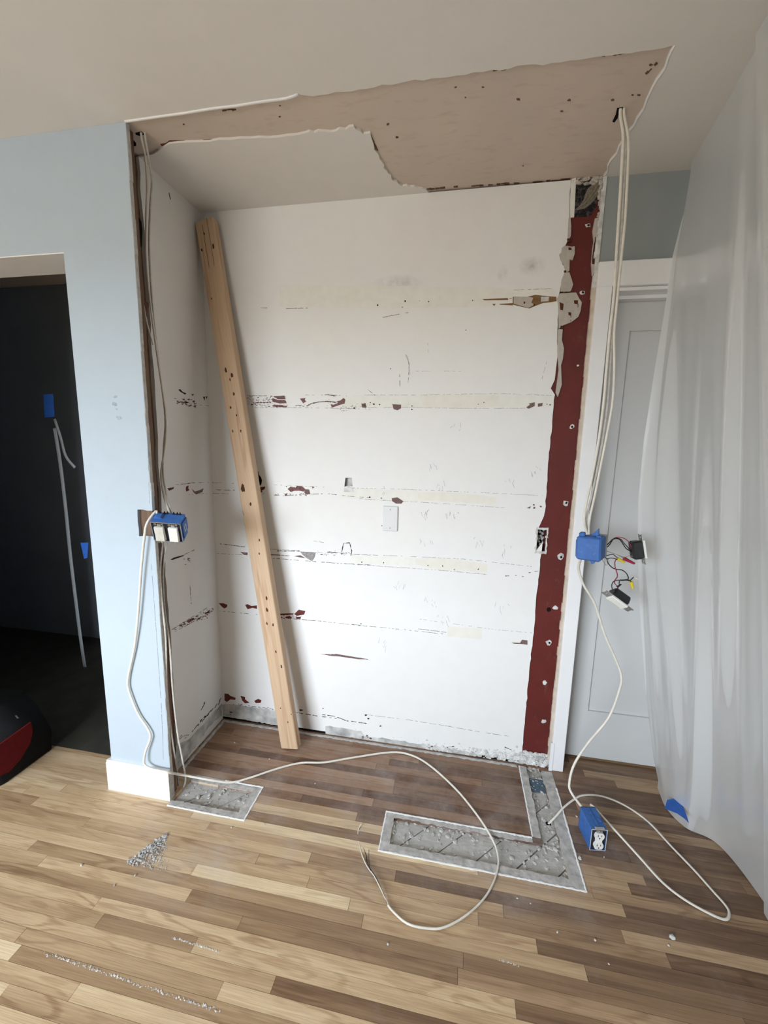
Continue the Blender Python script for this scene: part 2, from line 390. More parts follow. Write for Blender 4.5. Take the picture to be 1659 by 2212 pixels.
def jag(P, step, amp, rnd, plane='xy', seedlock=True):
    # subdivide a polyline (2D) and jitter it
    out = []
    for a, b in zip(P[:-1], P[1:]):
        L = math.hypot(b[0]-a[0], b[1]-a[1]); m = max(1, int(L/step)); nx, ny = -(b[1]-a[1])/max(L, 1e-6), (b[0]-a[0])/max(L, 1e-6)
        for k in range(m):
            t = k/m; j = rnd.uniform(-amp, amp) if k else rnd.uniform(-amp, amp)*.3
            out.append((a[0]+(b[0]-a[0])*t+nx*j, a[1]+(b[1]-a[1])*t+ny*j))
    out.append(P[-1]); return out
R0 = random.Random(7)

# ================================================================== SETTING
# ---- floor: base slab, recessed cut-outs, oak strips laid along the wall
cut = [(.985, 1.606, -.507, -.397), (1.541, 1.606, -.397, -.012), (.088, .377, -.500, -.396)]
fl = MB()
fl.box(-3.2, 3.0, -4.1, 1.1, -.06, -.018)
floor = obj('floor', fl, M['subfloor'])
tag(floor, 'oak strip floor with dusty cut-outs where walls stood', 'floor', kind='structure')
far = MB().box(-3.2, 3.0, -4.1, -1.875, -.018, 0).box(-3.2, -1.2605, -1.875, -.345, -.018, 0)
fo = obj('floor_boards', far, M['oak'], None); place(fo, floor); fo['tone'] = .6; fo['red'] = 0.0; fo['seed'] = 3.3
hl = MB().box(-3.2, -.12, -.345, 1.1, -.0179, .001)
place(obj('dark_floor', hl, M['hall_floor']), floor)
def rsub(r, c):
    x0, x1, y0, y1 = r; a0, a1, b0, b1 = c
    if a1 <= x0 or a0 >= x1 or b1 <= y0 or b0 >= y1: return [r]
    out = []
    if a0 > x0: out.append((x0, a0, y0, y1))
    if a1 < x1: out.append((a1, x1, y0, y1))
    m0, m1 = max(x0, a0), min(x1, a1)
    if b0 > y0: out.append((m0, m1, y0, b0))
    if b1 < y1: out.append((m0, m1, b1, y1))
    return out
rp = random.Random(21); PW = .0381; y = .13; row = 0; nplank = 0
while y > -1.86:
    y1 = y; y0 = y-PW; x = -1.25 - rp.uniform(0, .5)
    while x < 2.62:
        L = rp.choice((.35, .5, .65, .8, 1.0, 1.2, 1.4)) * rp.uniform(.85, 1.15); xe = x+L
        if y0 > -.35:           # behind the blue wall only the alcove and the door bay show
            a, b = max(x, -.012), xe     # (the rest lies under walls)
        else: a, b = max(x, -1.26), xe
        if b-a > .02 and not (y0 > -.35 and b < -.01):
            pcs = [(a+.0004, b-.0004, y0+.0004, y1-.0004)]
            for c in cut: pcs = [q for r_ in pcs for q in rsub(r_, c)]
            pcs = [q for q in pcs if q[1]-q[0] > .004 and q[3]-q[2] > .002]
            if pcs:
                cx, cy = (a+b)/2, (y0+y1)/2; mb = MB(); zz = rp.uniform(-.0004, .0004)
                for q in pcs: mb.box(q[0]-cx, q[1]-cx, q[2]-cy, q[3]-cy, -.018, zz)
                o = obj('plank', mb, M['oak']); o.location = (cx, cy, 0); place(o, floor)
                al = 1.0 if (cy > -.42 and 0 < cx < 1.6) else (.35 if cx > 1.55 else (.25 if cy > -.5 else 0.0))
                tn = rp.choice((.30, .42, .5, .6, .68, .76, .86, .98)) + rp.uniform(-.08, .08) - .42*min(1, max(0, (cx-.55)/1.1)); tn = min(1, max(.06, tn))  # boards darken to the right: window light falloff put into their tone
                o['tone'] = tn; o['red'] = al; o['seed'] = rp.uniform(0, 50); nplank += 1
        x = xe
    y = y0; row += 1
assert nplank < 300

# diagonal subfloor boards seen inside the cut-outs
def clip(P, x0, x1, y0, y1):
    def cl(P, ins, inter):
        o = []
        for i in range(len(P)):
            a, b = P[i-1], P[i]
            if ins(b):
                if not ins(a): o.append(inter(a, b))
                o.append(b)
            elif ins(a): o.append(inter(a, b))
        return o
    ix = lambda X: (lambda a, b: (X, a[1]+(b[1]-a[1])*(X-a[0])/(b[0]-a[0])))
    iy = lambda Y: (lambda a, b: (a[0]+(b[0]-a[0])*(Y-a[1])/(b[1]-a[1]), Y))
    for ins, it in ((lambda p: p[0] >= x0, ix(x0)), (lambda p: p[0] <= x1, ix(x1)), (lambda p: p[1] >= y0, iy(y0)), (lambda p: p[1] <= y1, iy(y1))):
        P = cl(P, ins, it)
        if not P: return []
    return P
rs = random.Random(5)
for ci, c in enumerate(cut):
    k = -3
    while k < 22:
        s0 = k*.098; wv = .094
        # strip between lines x - y = const
        P = [(c[0]-1+s0, -1+0.0), (c[0]-1+s0+wv*1.41, -1.0), (c[0]-1+s0+wv*1.41+1.2, .2), (c[0]-1+s0+1.2, .2)]
        Q = clip(P, c[0], c[1], c[2], c[3]); k += 1.414
        if len(Q) < 3: continue
        top = -.010+rs.uniform(-.0025, .0015); mb = MB().prism([[(p[0], p[1], -.0179) for p in Q]], (0, 0, top+.0179))
        place(obj('subfloor_board', mb, M['subfloor']), floor)
db = MB()
for c, n in zip(cut, (330, 220, 110)):
    for k in range(n):
        ex = rs.random()
        px = rs.uniform(c[0]+.004, c[1]-.004); py = rs.uniform(c[2]+.004, c[3]-.004)
        if ex < .35: py = rs.choice((c[2], c[3]))+rs.uniform(-.006, .006)
        elif ex < .5: px = rs.choice((c[0], c[1]))+rs.uniform(-.006, .006)
        db.lump((px, py, -.010+rs.uniform(0, .003)), rs.choice((.002, .003, .003, .005, .008)), rs, .5)
o = obj('plaster_crumbs', db, M['dust']); place(o, floor); o['kind'] = 'stuff'
# blue painted bit inside the right leg, near the wall
bp = MB(); poly(bp, 'floor', lambda a, b: (a, b), [(1141, 1678), (1180, 1683), (1187, 1712), (1143, 1705)], .0006)
for i, v in enumerate(bp.v): bp.v[i] = (v[0], v[1], v[2]-.0078)
place(obj('blue_paint_patch', bp, M['bluepaint']), floor)
# filler rims left on the boards round the cut-outs
def rim(pts, wd, mat, name, rnd, h=.0016, step=.012, jt=.0025):
    # ragged ribbon along a floor polyline; pts outer edge, wd toward the left of travel
    mb = MB()
    for a, b in zip(pts[:-1], pts[1:]):
        L = math.hypot(b[0]-a[0], b[1]-a[1]); m = max(2, int(L/step)); nx, ny = -(b[1]-a[1])/L, (b[0]-a[0])/L
        A = []
        for k in range(m+1):
            t = k/m; x_, y_ = a[0]+(b[0]-a[0])*t, a[1]+(b[1]-a[1])*t
            o1 = rnd.uniform(-jt, jt)*.5; o2 = wd+rnd.uniform(-jt, jt); hh = h*rnd.uniform(.7, 1.2)
            A.append([(x_+nx*o1, y_+ny*o1, -.001), (x_+nx*o1, y_+ny*o1, hh*.8), (x_+nx*(o1+o2)/2, y_+ny*(o1+o2)/2, hh), (x_+nx*o2, y_+ny*o2, hh*.6), (x_+nx*o2, y_+ny*o2, -.001)])
        vs = [p for l in A for p in l]; fs = []
        for k in range(m):
            for i in range(4): fs.append((k*5+i, k*5+5+i, k*5+6+i, k*5+1+i))
        fs.append((0, 1, 2, 3, 4)); fs.append(tuple(m*5+i for i in (4, 3, 2, 1, 0)))
        mb.add(vs, fs)
    o = obj(name, mb, mat); place(o, floor); return o
Lout = [(1.655, -.03), (1.655, -.535), (.945, -.545), (.945, -.372), (1.508, -.372), (1.508, -.02)]
def shrink(P, d):  # inward offset by moving each edge to its right (travel keeps the inside on the right)
    out = []
    for i, p in enumerate(P):
        out.append(p)
    return out
rr = random.Random(11)
rim([(1.508, -.02), (1.508, -.372)], .034, M['rim'], 'filler_rim', rr)
rim([(1.508, -.374), (.948, -.374)], .0225, M['rim'], 'filler_rim', rr)
rim([(.948, -.374), (.948, -.538)], .037, M['rim'], 'filler_rim', rr)
rim([(.948, -.538), (1.652, -.538)], .031, M['rim'], 'filler_rim', rr)
rim([(1.652, -.538), (1.652, -.03)], .046, M['rim'], 'filler_rim', rr)
rim([(.08, -.525), (.414, -.525)], .026, M['rim'], 'filler_rim', rr)
rim([(.414, -.525), (.414, -.366)], .037, M['rim'], 'filler_rim', rr)
rim([(.414, -.366), (.08, -.366)], .030, M['rim'], 'filler_rim', rr)
for ln in ([(1.508, -.02), (1.508, -.372)], [(1.508, -.374), (.948, -.374)], [(.948, -.374), (.948, -.541)], [(.948, -.541), (1.655, -.541)], [(1.655, -.541), (1.655, -.12)],
           [(.08, -.528), (.417, -.528)], [(.417, -.528), (.417, -.366)], [(.417, -.366), (.24, -.366)]):
    rim(ln, .006, M['trim'], 'filler_ridge', rr, .0032, .007, .0018)
for ln in ([(.01, -.012), (1.50, -.016)], [(.012, -.345), (.012, -.02)]):
    rim(ln, -.014, M['rim'], 'filler_rim', rr, .003, .01, .003)
# cable holes through the floor
for (px, py, r_) in ((1184, 1780, .009), (389, 1707, .010)):
    p = onZ(px, py, -.009); mb = MB()
    pts = [(p.x+r_*rr.uniform(.8, 1.5)*math.cos(a*.785), p.y+r_*rr.uniform(.7, 1.1)*math.sin(a*.785), -.0088) for a in range(8)]
    mb.prism([pts], (0, 0, .0012)); place(obj('cable_hole', mb, M['void']), floor)

# ---- ceiling
ce = MB(); rj = random.Random(3)
edge = jag([(.078, -D), (.62, -D-.004)], .05, .0012, rj) + jag([(.62, -D-.004), (.66, -D-.012), (.70, -D), (.95, -D-.004), (1.2, -D-.006), (1.42, -D), (1.639, -.497)], .022, .0045, rj)[1:]
e2 = jag([(1.639, -.497), (1.648, -.30), (1.634, -.15), (1.636, 0)], .03, .005, rj)
front = [(-3.2, -4.1), (3.0, -4.1), (3.0, .2), (1.636, .2)] + e2[::-1] + edge[::-1][1:] + [(-3.2, -D)]
ce.prism([[(p[0], p[1], H) for p in front]], (0, 0, .03))
ceiling = obj('ceiling', ce, M['ceiling']); tag(ceiling, 'off-white painted ceiling with a strip torn open over the alcove', 'ceiling', kind='structure')
tb = MB().box(-3.2, 1.70, -D-.02, 1.1, H+.006, H+.05)
place(obj('tan_ceiling_board', tb, M['tan_board']), ceiling)
wpx = [(345, 312), (430, 306), (520, 299), (600, 296), (660, 287), (725, 284), (765, 272), (785, 290), (800, 287), (808, 315), (825, 350), (848, 390), (870, 402), (895, 403), (920, 410)]
wpt = [(p.x, p.y) for p in (onZ(a, b, H) for a, b in wpx)]
wpt = [wpt[0]] + jag(wpt[:5], .03, .003, rj)[1:] + jag(wpt[4:], .014, .006, rj)[1:]
wpt = [(-.005, -.345), (.06, -.352)] + wpt[1:] + [(1.0, .002), (-.005, .002)]
al = MB().prism([[(p[0], p[1], H-.001) for p in wpt]], (0, 0, .008))
place(obj('skim_coat', al, M['ceiling']), ceiling)
def cz(*pts): return pts
cm = MB(); I = lambda a, b: (a, b)
poly(cm, 'tan', I, [(346, 311), (358, 309), (366, 303), (380, 303), (410, 303), (432, 302), (458, 300), (430, 307), (380, 312), (350, 316)], .001)
place(obj('torn_edge', cm, M['red']), ceiling)
cm = MB()
for pts in ([(700, 420), (860, 415)],): pass
crack(cm, 'tan', I, [(920, 409), (1000, 402), (1100, 396), (1180, 391), (1232, 387)], 5, rj, .35, .0015, 9)
crack(cm, 'tan', I, [(480, 239), (512, 235)], 5, rj, 0, .0015, 9)
crack(cm, 'tan', I, [(830, 178), (905, 168)], 3, rj, .4, .0015, 9); crack(cm, 'tan', I, [(1065, 151), (1110, 146)], 4, rj, .2, .0015, 9)
crack(cm, 'tan', I, [(1300, 120), (1365, 110)], 7, rj, .2, .0015, 8); crack(cm, 'tan', I, [(800, 290), (815, 325)], 6, rj, .2, .0015, 8)
crack(cm, 'tan', I, [(1395, 160), (1420, 135)], 5, rj, .3, .0012, 8)
for (x_, y_, r_) in ((397, 268, 4), (604, 252, 4), (605, 228, 3), (984, 188, 4), (1005, 210, 3), (1043, 188, 4), (1120, 214, 7), (1214, 240, 5), (1230, 216, 6), (1380, 205, 5), (1366, 205, 4), (1396, 158, 4), (1406, 140, 6), (1324, 216, 6), (1130, 358, 3), (858, 296, 6), (838, 268, 6)):
    blob(cm, 'tan', I, (x_, y_), r_*.75, r_*.5, rj, .0008)
place(obj('nail_marks', cm, M['nailmark']), ceiling)
cm = MB()
for pts in ([(292, 287), (300, 285), (306, 284), (312, 290), (303, 293), (294, 291)], [(1323, 262), (1330, 247), (1333, 233), (1346, 231), (1344, 238), (1337, 245), (1334, 255), (1327, 264)], [(280, 296), (288, 302), (294, 309), (294, 315), (282, 316)]):
    poly(cm, 'tan', I, pts, .0012)
place(obj('cable_hole', cm, M['void']), ceiling)
# paint lip along the torn line
cm = MB(); cm.tube([(p[0], p[1]-.002, H-.001) for p in edge[:12]], .0045, 6, .7, 2); cm.tube([(p[0]+.003, p[1], H) for p in e2], .003, 6, .6, 2)
place(obj('paint_lip', cm, M['trim'], None, True), ceiling)

# ---- back wall: old red wall, white coat over it, bits torn off
holeA = [Z1(*q) for q in ((708, 748), (745, 748), (752, 775), (768, 795), (777, 820), (772, 850), (755, 872), (712, 870))]
holeB = [Z1(*q) for q in ((1455, 800), (1508, 800), (1515, 868), (1480, 862), (1447, 872))]
hA = [onY(*q) for q in holeA]; hB = [onY(*q) for q in holeB]
def bb(P, e=.004): return (min(p.x for p in P)-e, max(p.x for p in P)+e, min(p.z for p in P)-e, max(p.z for p in P)+e)
hO = (1.512, 1.548, 1.019, 1.113)       # outlet hole
slab = [(-.02, 1.650, -.02, H)]
for hb in (bb(hA), bb(hB), hO): slab = [q for r_ in slab for q in rsub(r_, hb)]
wb = MB()
for q in slab: wb.box(q[0], q[1], .006, .06, q[2], q[3])
wall_back = obj('wall_back', wb, M['red']); tag(wall_back, 'white alcove back wall scarred by removed shelves with oxblood strip', 'wall', kind='structure')
mb = MB().box(-.02, 1.66, .06, .1, -.02, H); place(obj('wall_cavity', mb, M['void']), wall_back)
redge_px = [RA(585, 68), RA(583, 275), RA(572, 400), RA(552, 436), RA(526, 480), RA(542, 535), RA(556, 548), RA(532, 650), RA(520, 705), RA(515, 860), RA(511, 950), RA(515, 1000), RA(506, 1100), RA(499, 1160), RA(478, 1205), RA(500, 1240), RA(490, 1330), RA(475, 1500), RA(462, 1640), RA(455, 1740), RA(447, 1870),
            RB(440, 165)]
redge2 = [RB(433, 305), RB(420, 400), RB(405, 560), RB(385, 800), RB(365, 960), RB(345, 1200), RB(324, 1440), RB(310, 1520)]
def XZ(q): p = onY(*q); return (p.x, p.z)
ra_ = jag([XZ(q) for q in redge_px], .02, .0022, rj); rb_ = jag([XZ(q) for q in redge2], .02, .0025, rj)
outl = [(0, H)] + [(ra_[0][0], H)] + ra_ + [(hO[0], hO[3]), (hO[0], hO[2])] + rb_[:-1] + [(rb_[-1][0], .012), (0, .012)]
wl = MB().prism([[(p[0], 0, p[1]) for p in outl], [(p.x, 0, p.z) for p in hA], [(p.x, 0, p.z) for p in hB]], (0, .0065, 0))
white = obj('white_coat', wl, M['wall_white']); place(white, wall_back)
def wallpart(name, mat, fn, parent=None):
    mb = MB(); fn(mb, random.Random(name+mat)); o = obj(name, mb, M[mat]); place(o, parent or wall_back); return o
B = 'back'
def reds(mb, r):
    for pts in ([(860,150),(905,165),(965,165),(978,192),(920,195),(862,180)], [(862,208),(900,205),(985,215),(975,228),(905,222),(865,220)], [(1085,155),(1130,150),(1125,165),(1137,178),(1112,193),(1100,175)],
                [(1335,200),(1360,205),(1395,190),(1385,178),(1415,170),(1440,150),(1455,160),(1450,195),(1400,210),(1345,228)], [(630,145),(640,150),(636,176),(630,170)],
                [(985,890),(1010,872),(1050,880),(1060,865),(1100,868),(1125,885),(1115,912),(1080,905),(1045,905),(1010,915)], [(965,930),(985,925),(980,945),(960,945)], [(1185,872),(1205,875),(1188,888)],
                [(745,880),(800,870),(800,890),(775,905),(770,925),(748,935)]): poly(mb, B, Z1, pts)
    scatter(mb, B, Z1, 650, 860, 133, 226, 70, 6, r); scatter(mb, B, Z1, 850, 985, 130, 228, 26, 6, r); scatter(mb, B, Z1, 1300, 1480, 130, 230, 14, 5, r); scatter(mb, B, Z1, 1080, 1130, 190, 222, 6, 6, r)
    scatter(mb, B, Z1, 760, 810, 870, 935, 8, 6, r); scatter(mb, B, Z1, 975, 1140, 868, 948, 30, 6, r); scatter(mb, B, Z1, 1560, 1640, 190, 235, 8, 6, r)
    for pts in ([(425,652),(460,652),(495,665),(490,685),(470,695),(450,680)], [(640,665),(660,660),(690,675),(735,670),(735,698),(700,690),(660,700),(650,685)], [(1040,740),(1075,705),(1130,715),(1120,745),(1060,755)],
                [(965,765),(1000,755),(1025,775),(975,775)], [(1050,765),(1095,762),(1090,780),(1060,780)], [(910,738),(980,735),(1035,735),(1030,745),(915,750)]): poly(mb, B, Z2, pts)
    scatter(mb, B, Z2, 915, 1120, 730, 778, 12, 6, r)
    for pts in ([(640,275),(680,280),(700,300),(755,320),(750,340),(700,335),(665,362),(640,345)], [(805,300),(850,310),(850,335),(895,370),(850,375),(820,345)], [(945,350),(985,330),(1018,345),(1010,370),(960,372)], [(600,265),(610,268),(612,340),(602,345)]): poly(mb, B, Z7, pts)
    scatter(mb, B, Z7, 620, 1140, 360, 380, 14, 6, r, slope=.11)
wallpart('paint_chips', 'red', reds)
def mauves(mb, r):
    for pts in ([(1585,195),(1610,195),(1625,215),(1600,230)], [(1115,890),(1160,895),(1170,930),(1130,935)], [(865,135),(960,130),(968,160),(905,160)]): poly(mb, B, Z1, pts, .0005)
    crack(mb, B, Z1, [(1140,215),(1180,195),(1240,182),(1310,178),(1380,185)], 13, r, 0); crack(mb, B, Z1, [(700,190),(850,185)], 10, r, .1); crack(mb, B, Z1, [(1050,212),(1100,208)], 8, r, 0)
    scatter(mb, B, Z1, 1410, 1470, 210, 255, 10, 6, r)
    for pts in ([(330,200),(402,205),(400,235),(370,250),(340,240)], [(1420,225),(1450,205),(1440,195),(1490,185),(1490,215),(1440,238)], [(1515,195),(1555,190),(1550,215),(1515,222)], [(80,200),(110,190),(122,225),(85,228)], [(325,965),(370,958),(420,990),(405,1010),(360,1010),(328,990)], [(1425,1045),(1458,1030),(1450,1050)]): poly(mb, B, Z3, pts)
    for c, q in (((1482, 1020), 9), ((1485, 1045), 14), ((1540, 1033), 10), ((1615, 205), 9), ((1590, 200), 6)): blob(mb, B, Z3, c, q, q*.8, r)
    for pts in ([(600,235),(660,240),(658,262),(630,258)], [(835,252),(925,258),(925,264),(835,260)], [(1035,268),(1090,262),(1130,285),(1080,278)], [(1250,1065),(1340,1072),(1380,1065),(1500,1085),(1640,1108),(1560,1108),(1400,1085),(1345,1082)]): poly(mb, B, Z2, pts)
    scatter(mb, B, Z2, 1220, 1390, 225, 265, 16, 7, r)
    poly(mb, B, Z4, [(1300,972),(1370,975),(1385,950),(1430,955),(1430,990),(1385,985),(1320,982)])
wallpart('scraped_spots', 'mauve', mauves)
def darks(mb, r):
    crack(mb, B, Z1, [(640,130),(860,133)], 4, r, .4); crack(mb, B, Z1, [(1130,125),(1300,125),(1490,132)], 4, r, .45); crack(mb, B, Z1, [(690,228),(1000,226),(1300,232),(1659,240)], 3, r, .5)
    scatter(mb, B, Z1, 660, 860, 130, 228, 40, 4, r); scatter(mb, B, Z1, 1480, 1659, 190, 240, 16, 5, r); crack(mb, B, Z1, [(1295,123),(1370,130)], 7, r, 0)
    crack(mb, B, Z1, [(870,940),(960,945),(1180,932),(1330,930),(1430,945),(1659,962)], 5, r, .3); crack(mb, B, Z1, [(360,838),(560,846)], 3, r, .4); crack(mb, B, Z1, [(360,925),(575,930)], 3, r, .5); crack(mb, B, Z1, [(390,897),(570,900)], 5, r, .3)
    poly(mb, B, Z1, [(347,838),(357,838),(357,920),(347,920)]); poly(mb, B, Z1, [(357,832),(374,832),(372,848),(358,848)])
    scatter(mb, B, Z1, 870, 960, 930, 950, 8, 5, r); crack(mb, B, Z1, [(870,857),(1285,875)], 2.5, r, .4)
    crack(mb, B, Z2, [(435,168),(640,195)], 6, r, .1); crack(mb, B, Z2, [(900,226),(1085,228)], 8, r, .1); crack(mb, B, Z2, [(385,245),(660,260)], 3, r, .4); crack(mb, B, Z2, [(930,262),(1000,266)], 5, r, .2); crack(mb, B, Z2, [(850,285),(1200,312),(1430,330),(1659,340)], 5, r, .35)
    crack(mb, B, Z2, [(1425,240),(1440,165),(1490,160),(1508,230),(1500,265)], 9, r, 0, .0007, 24); scatter(mb, B, Z2, 1405, 1500, 240, 262, 8, 7, r); crack(mb, B, Z2, [(1310,235),(1390,242)], 7, r, .2)
    crack(mb, B, Z2, [(430,715),(740,745)], 4, r, .5); crack(mb, B, Z2, [(915,770),(1260,798)], 5, r, .3); crack(mb, B, Z2, [(1260,798),(1659,845)], 3, r, .4); scatter(mb, B, Z2, 915, 1040, 735, 775, 10, 5, r)
    crack(mb, B, Z2, [(1250,1068),(1380,1070),(1640,1110)], 6, r, .3); poly(mb, B, Z2, [(400,640),(408,640),(408,718),(400,718)])
    for q in ((795,262,5), (915,264,4), (1140,259,4), (780,293,3), (653,282,5), (868,260,2), (1105,410,3), (720,608,3)): blob(mb, B, Z5, q[:2], q[2], q[2], r)
    crack(mb, B, Z4, [(1250,430),(1330,425),(1400,436)], 8, r, .4); crack(mb, B, Z4, [(1440,405),(1520,388)], 6, r, .5); crack(mb, B, Z4, [(540,862),(700,880),(770,890)], 4, r, .1); crack(mb, B, Z4, [(0,825),(540,880),(770,906)], 3.5, r, .25)
    for q in ((75,820), (258,322), (82,318), (740,350), (835,378), (620,345), (1030,375)): blob(mb, B, Z4, q, 5, 7, r)
    for q in ((1075,186,6), (1030,200,5), (225,203,8), (490,215,8), (490,243,8), (20,232,10), (180,200,10), (150,188,6), (240,965,6), (145,958,8), (865,1085,5)): blob(mb, B, Z3, q[:2], q[2], q[2]*.8, r)
    for q in ((245,1190,7),): blob(mb, B, Z3, q[:2], 4, 8, r)
    for q in ((30,40,14), (165,30,6), (430,70,10), (445,92,9), (520,138,8), (430,122,6), (300,103,5)): blob(mb, B, Z8, q[:2], q[2], q[2]*.5, r)
    crack(mb, B, Z8, [(0,55),(130,75)], 5, r, .2); crack(mb, B, Z8, [(160,68),(240,78),(310,105),(430,122)], 5, r, .3); crack(mb, B, Z8, [(160,80),(250,92)], 4, r, .3)
    crack(mb, B, Z8, [(1275,262),(1340,290)], 7, r, .2); crack(mb, B, Z8, [(0,155),(120,178)], 6, r, .1); scatter(mb, B, Z8, 760, 1000, 245, 290, 10, 8, r, slope=.05); scatter(mb, B, Z8, 410, 480, 195, 220, 6, 8, r)
    crack(mb, B, Z7, [(920,405),(1000,415),(1140,438)], 6, r, .3); scatter(mb, B, Z7, 690, 720, 465, 490, 3, 10, r)
    crack(mb, B, Z3, [(130,80),(190,130)], 4, r, .1)
wallpart('scar_lines', 'dark_scar', darks)
def greys(mb, r):
    crack(mb, B, Z3, [(75,125),(600,125),(900,118),(1250,115),(1640,130)], 3.5, r, .3); crack(mb, B, Z3, [(130,228),(560,228),(880,234),(1440,234)], 3.5, r, .25); crack(mb, B, Z3, [(0,882),(300,888),(700,905),(1150,925),(1560,945)], 3.5, r, .35); crack(mb, B, Z3, [(60,970),(290,985),(560,998),(1270,1045)], 3.5, r, .3)
    crack(mb, B, Z4, [(0,255),(400,268),(900,292),(1480,355)], 4, r, .3); crack(mb, B, Z4, [(0,335),(700,382),(1100,418)], 4, r, .2); crack(mb, B, Z4, [(540,780),(1150,865),(1480,895)], 3, r, .45)
    crack(mb, B, Z5, [(55,298),(105,298)], 6, r, .2); crack(mb, B, Z5, [(185,300),(300,298)], 5, r, .3); crack(mb, B, Z5, [(680,345),(810,320)], 4, r, .3); crack(mb, B, Z5, [(790,520),(815,580),(810,680)], 3.5, r, .1); crack(mb, B, Z5, [(805,525),(820,640)], 2.5, r, .3); crack(mb, B, Z5, [(910,475),(914,555)], 2, r, .4); crack(mb, B, Z5, [(820,620),(1110,620)], 1.5, r, .6); crack(mb, B, Z5, [(1495,660),(1520,570)], 2.5, r, .3)
    crack(mb, B, Z5, [(765,620),(768,700)], 4, r, .3); crack(mb, B, Z5, [(1350,205),(1550,198)], 2.5, r, .3)
    for pts in ([(1085,230),(1215,240),(1205,280),(1185,310),(1140,285),(1110,260)],): poly(mb, B, Z2, pts, .0009)
    crack(mb, B, Z8, [(430,68),(690,100),(880,130),(1170,180),(1340,205)], 3, r, .4); crack(mb, B, Z2, [(1195,145),(1280,158)], 4, r, .1)
    crack(mb, B, Z2, [(1110,235),(1400,240),(1659,262)], 4, r, .3); crack(mb, B, Z2, [(830,212),(1085,222)], 4, r, .2)
    for (x0, y0, n) in ((800,340,4), (600,660,4), (680,800,5), (230,850,4), (1240,780,8), (1450,700,6), (540,1050,8), (760,1040,8)):
        for k in range(n):
            a = r.uniform(0, 90); b_ = r.uniform(0, 70); crack(mb, B, Z3, [(x0+a, y0+b_), (x0+a+r.uniform(-18, 18), y0+b_+r.uniform(15, 50))], 2.5, r, .1)
    for (x0, y0, n) in ((560,80,5), (990,110,6), (340,470,6), (600,600,5), (700,740,6), (1170,640,5), (190,930,5), (1200,170,6)):
        for k in range(n):
            a = r.uniform(0, 100); b_ = r.uniform(0, 70); crack(mb, B, Z4, [(x0+a, y0+b_), (x0+a+r.uniform(-20, 20), y0+b_+r.uniform(15, 55))], 2.2, r, .1)
wallpart('hairline_cracks', 'grey_line', greys)
def yel(mb, r):
    for Z, pts in ((Z3, [(565,130),(900,120),(1200,130),(1205,215),(900,232),(575,220)]), (Z3, [(540,920),(800,915),(1180,960),(1180,1020),(860,1000),(540,985)]), (Z4, [(515,290),(800,285),(1105,335),(1100,405),(720,380),(520,340)]), (Z4, [(780,845),(1060,860),(1060,945),(780,925)])):
        poly(mb, B, Z, jag(pts+[pts[0]], 30, 4, r)[:-1], .0003)
wallpart('cream_patches', 'yellow_primer', yel)
def bands(mb, r):
    for Z, pts in ((Z3, [(-80,128),(570,126),(570,225),(-80,228)]), (Z3, [(1205,125),(1640,135),(1620,225),(1205,225)]), (Z3, [(-100,885),(540,900),(540,990),(-100,965)]), (Z4, [(0,262),(515,285),(515,345),(0,330)]), (Z5, [(150,180),(1100,190),(1560,200),(1560,285),(700,300),(150,290)])):
        poly(mb, B, Z, jag(pts+[pts[0]], 30, 3, r)[:-1], .0002)
wallpart('filler_bands', 'band_white', bands)
def torn(mb, r):
    poly(mb, B, Z5, [(1345,240),(1420,240),(1460,230),(1540,238),(1568,240),(1570,262),(1540,268),(1500,272),(1465,285),(1430,300),(1345,280)], .0007)
    poly(mb, B, Z5, [(1190,252),(1320,246),(1322,256),(1200,258)]); poly(mb, B, Z5, [(1275,276),(1345,272),(1345,284),(1280,280)]); poly(mb, B, Z5, [(1240,276),(1258,276),(1250,287)]); poly(mb, B, Z5, [(1328,247),(1340,247),(1340,250),(1328,250)])
wallpart('torn_kraft_layer', 'brown_paper', torn)
def torn2(mb, r):
    poly(mb, B, Z5, [(1350,242),(1420,240),(1450,245),(1440,270),(1455,280),(1425,297),(1350,275)], .0012)
    for pts in ([(290,690),(315,690),(325,800),(320,930),(300,970),(275,960)], [(200,1090),(240,1060),(330,1075),(372,1070),(370,1170),(345,1250),(305,1240),(300,1390),(265,1415),(235,1360),(220,1300),(180,1250),(165,1180),(195,1150)],
                [(235,1420),(300,1412),(330,1500),(350,1575),(325,1650),(300,1672),(182,1668),(195,1520)], [(175,1692),(330,1682),(390,1680),(430,1760),(465,1810),(450,1920),(420,2000),(330,2070),(225,2110),(160,2160),(152,1850),(135,1760)],
                [(150,2170),(215,2150),(200,2300),(230,2420),(215,2560),(190,2640),(200,2900),(150,3060),(120,3000),(160,2700),(140,2450)],
                [(640,700),(692,690),(680,880),(685,1010),(625,1030),(606,1180),(598,1300),(655,1320),(640,1480),(600,1450),(590,1300),(605,1100),(622,1000),(607,860)]): poly(mb, 'red', ZT, pts, .0075)
wallpart('torn_paper', 'torn_paper', torn2)
def whitebit(mb, r):
    poly(mb, B, Z5, [(1490,240),(1530,240),(1528,262),(1490,265)], .0012); poly(mb, B, Z1, [(1447,872),(1480,862),(1518,880),(1518,912),(1442,915)], .0015)
    for c in ((1270,487,6), (1258,632,6), (1235,922,7), (1222,1088,8), (1210,1202,9), (1199,1312,7), (1186,1388,8), (1177,1474,6), (1174,1558,6), (1248,790,3), (1181,1160,4)):
        blob(mb, 'red', I, c[:2], c[2], c[2]*.85, r, .0014, 9)
    for k in range(26): blob(mb, 'red', I, (1150+r.uniform(-2, 100)*.5, 1600-r.random()*700), 1.2, 1.6, r, .0008, 5) if False else None
wallpart('plaster_spots', 'plaster', whitebit)
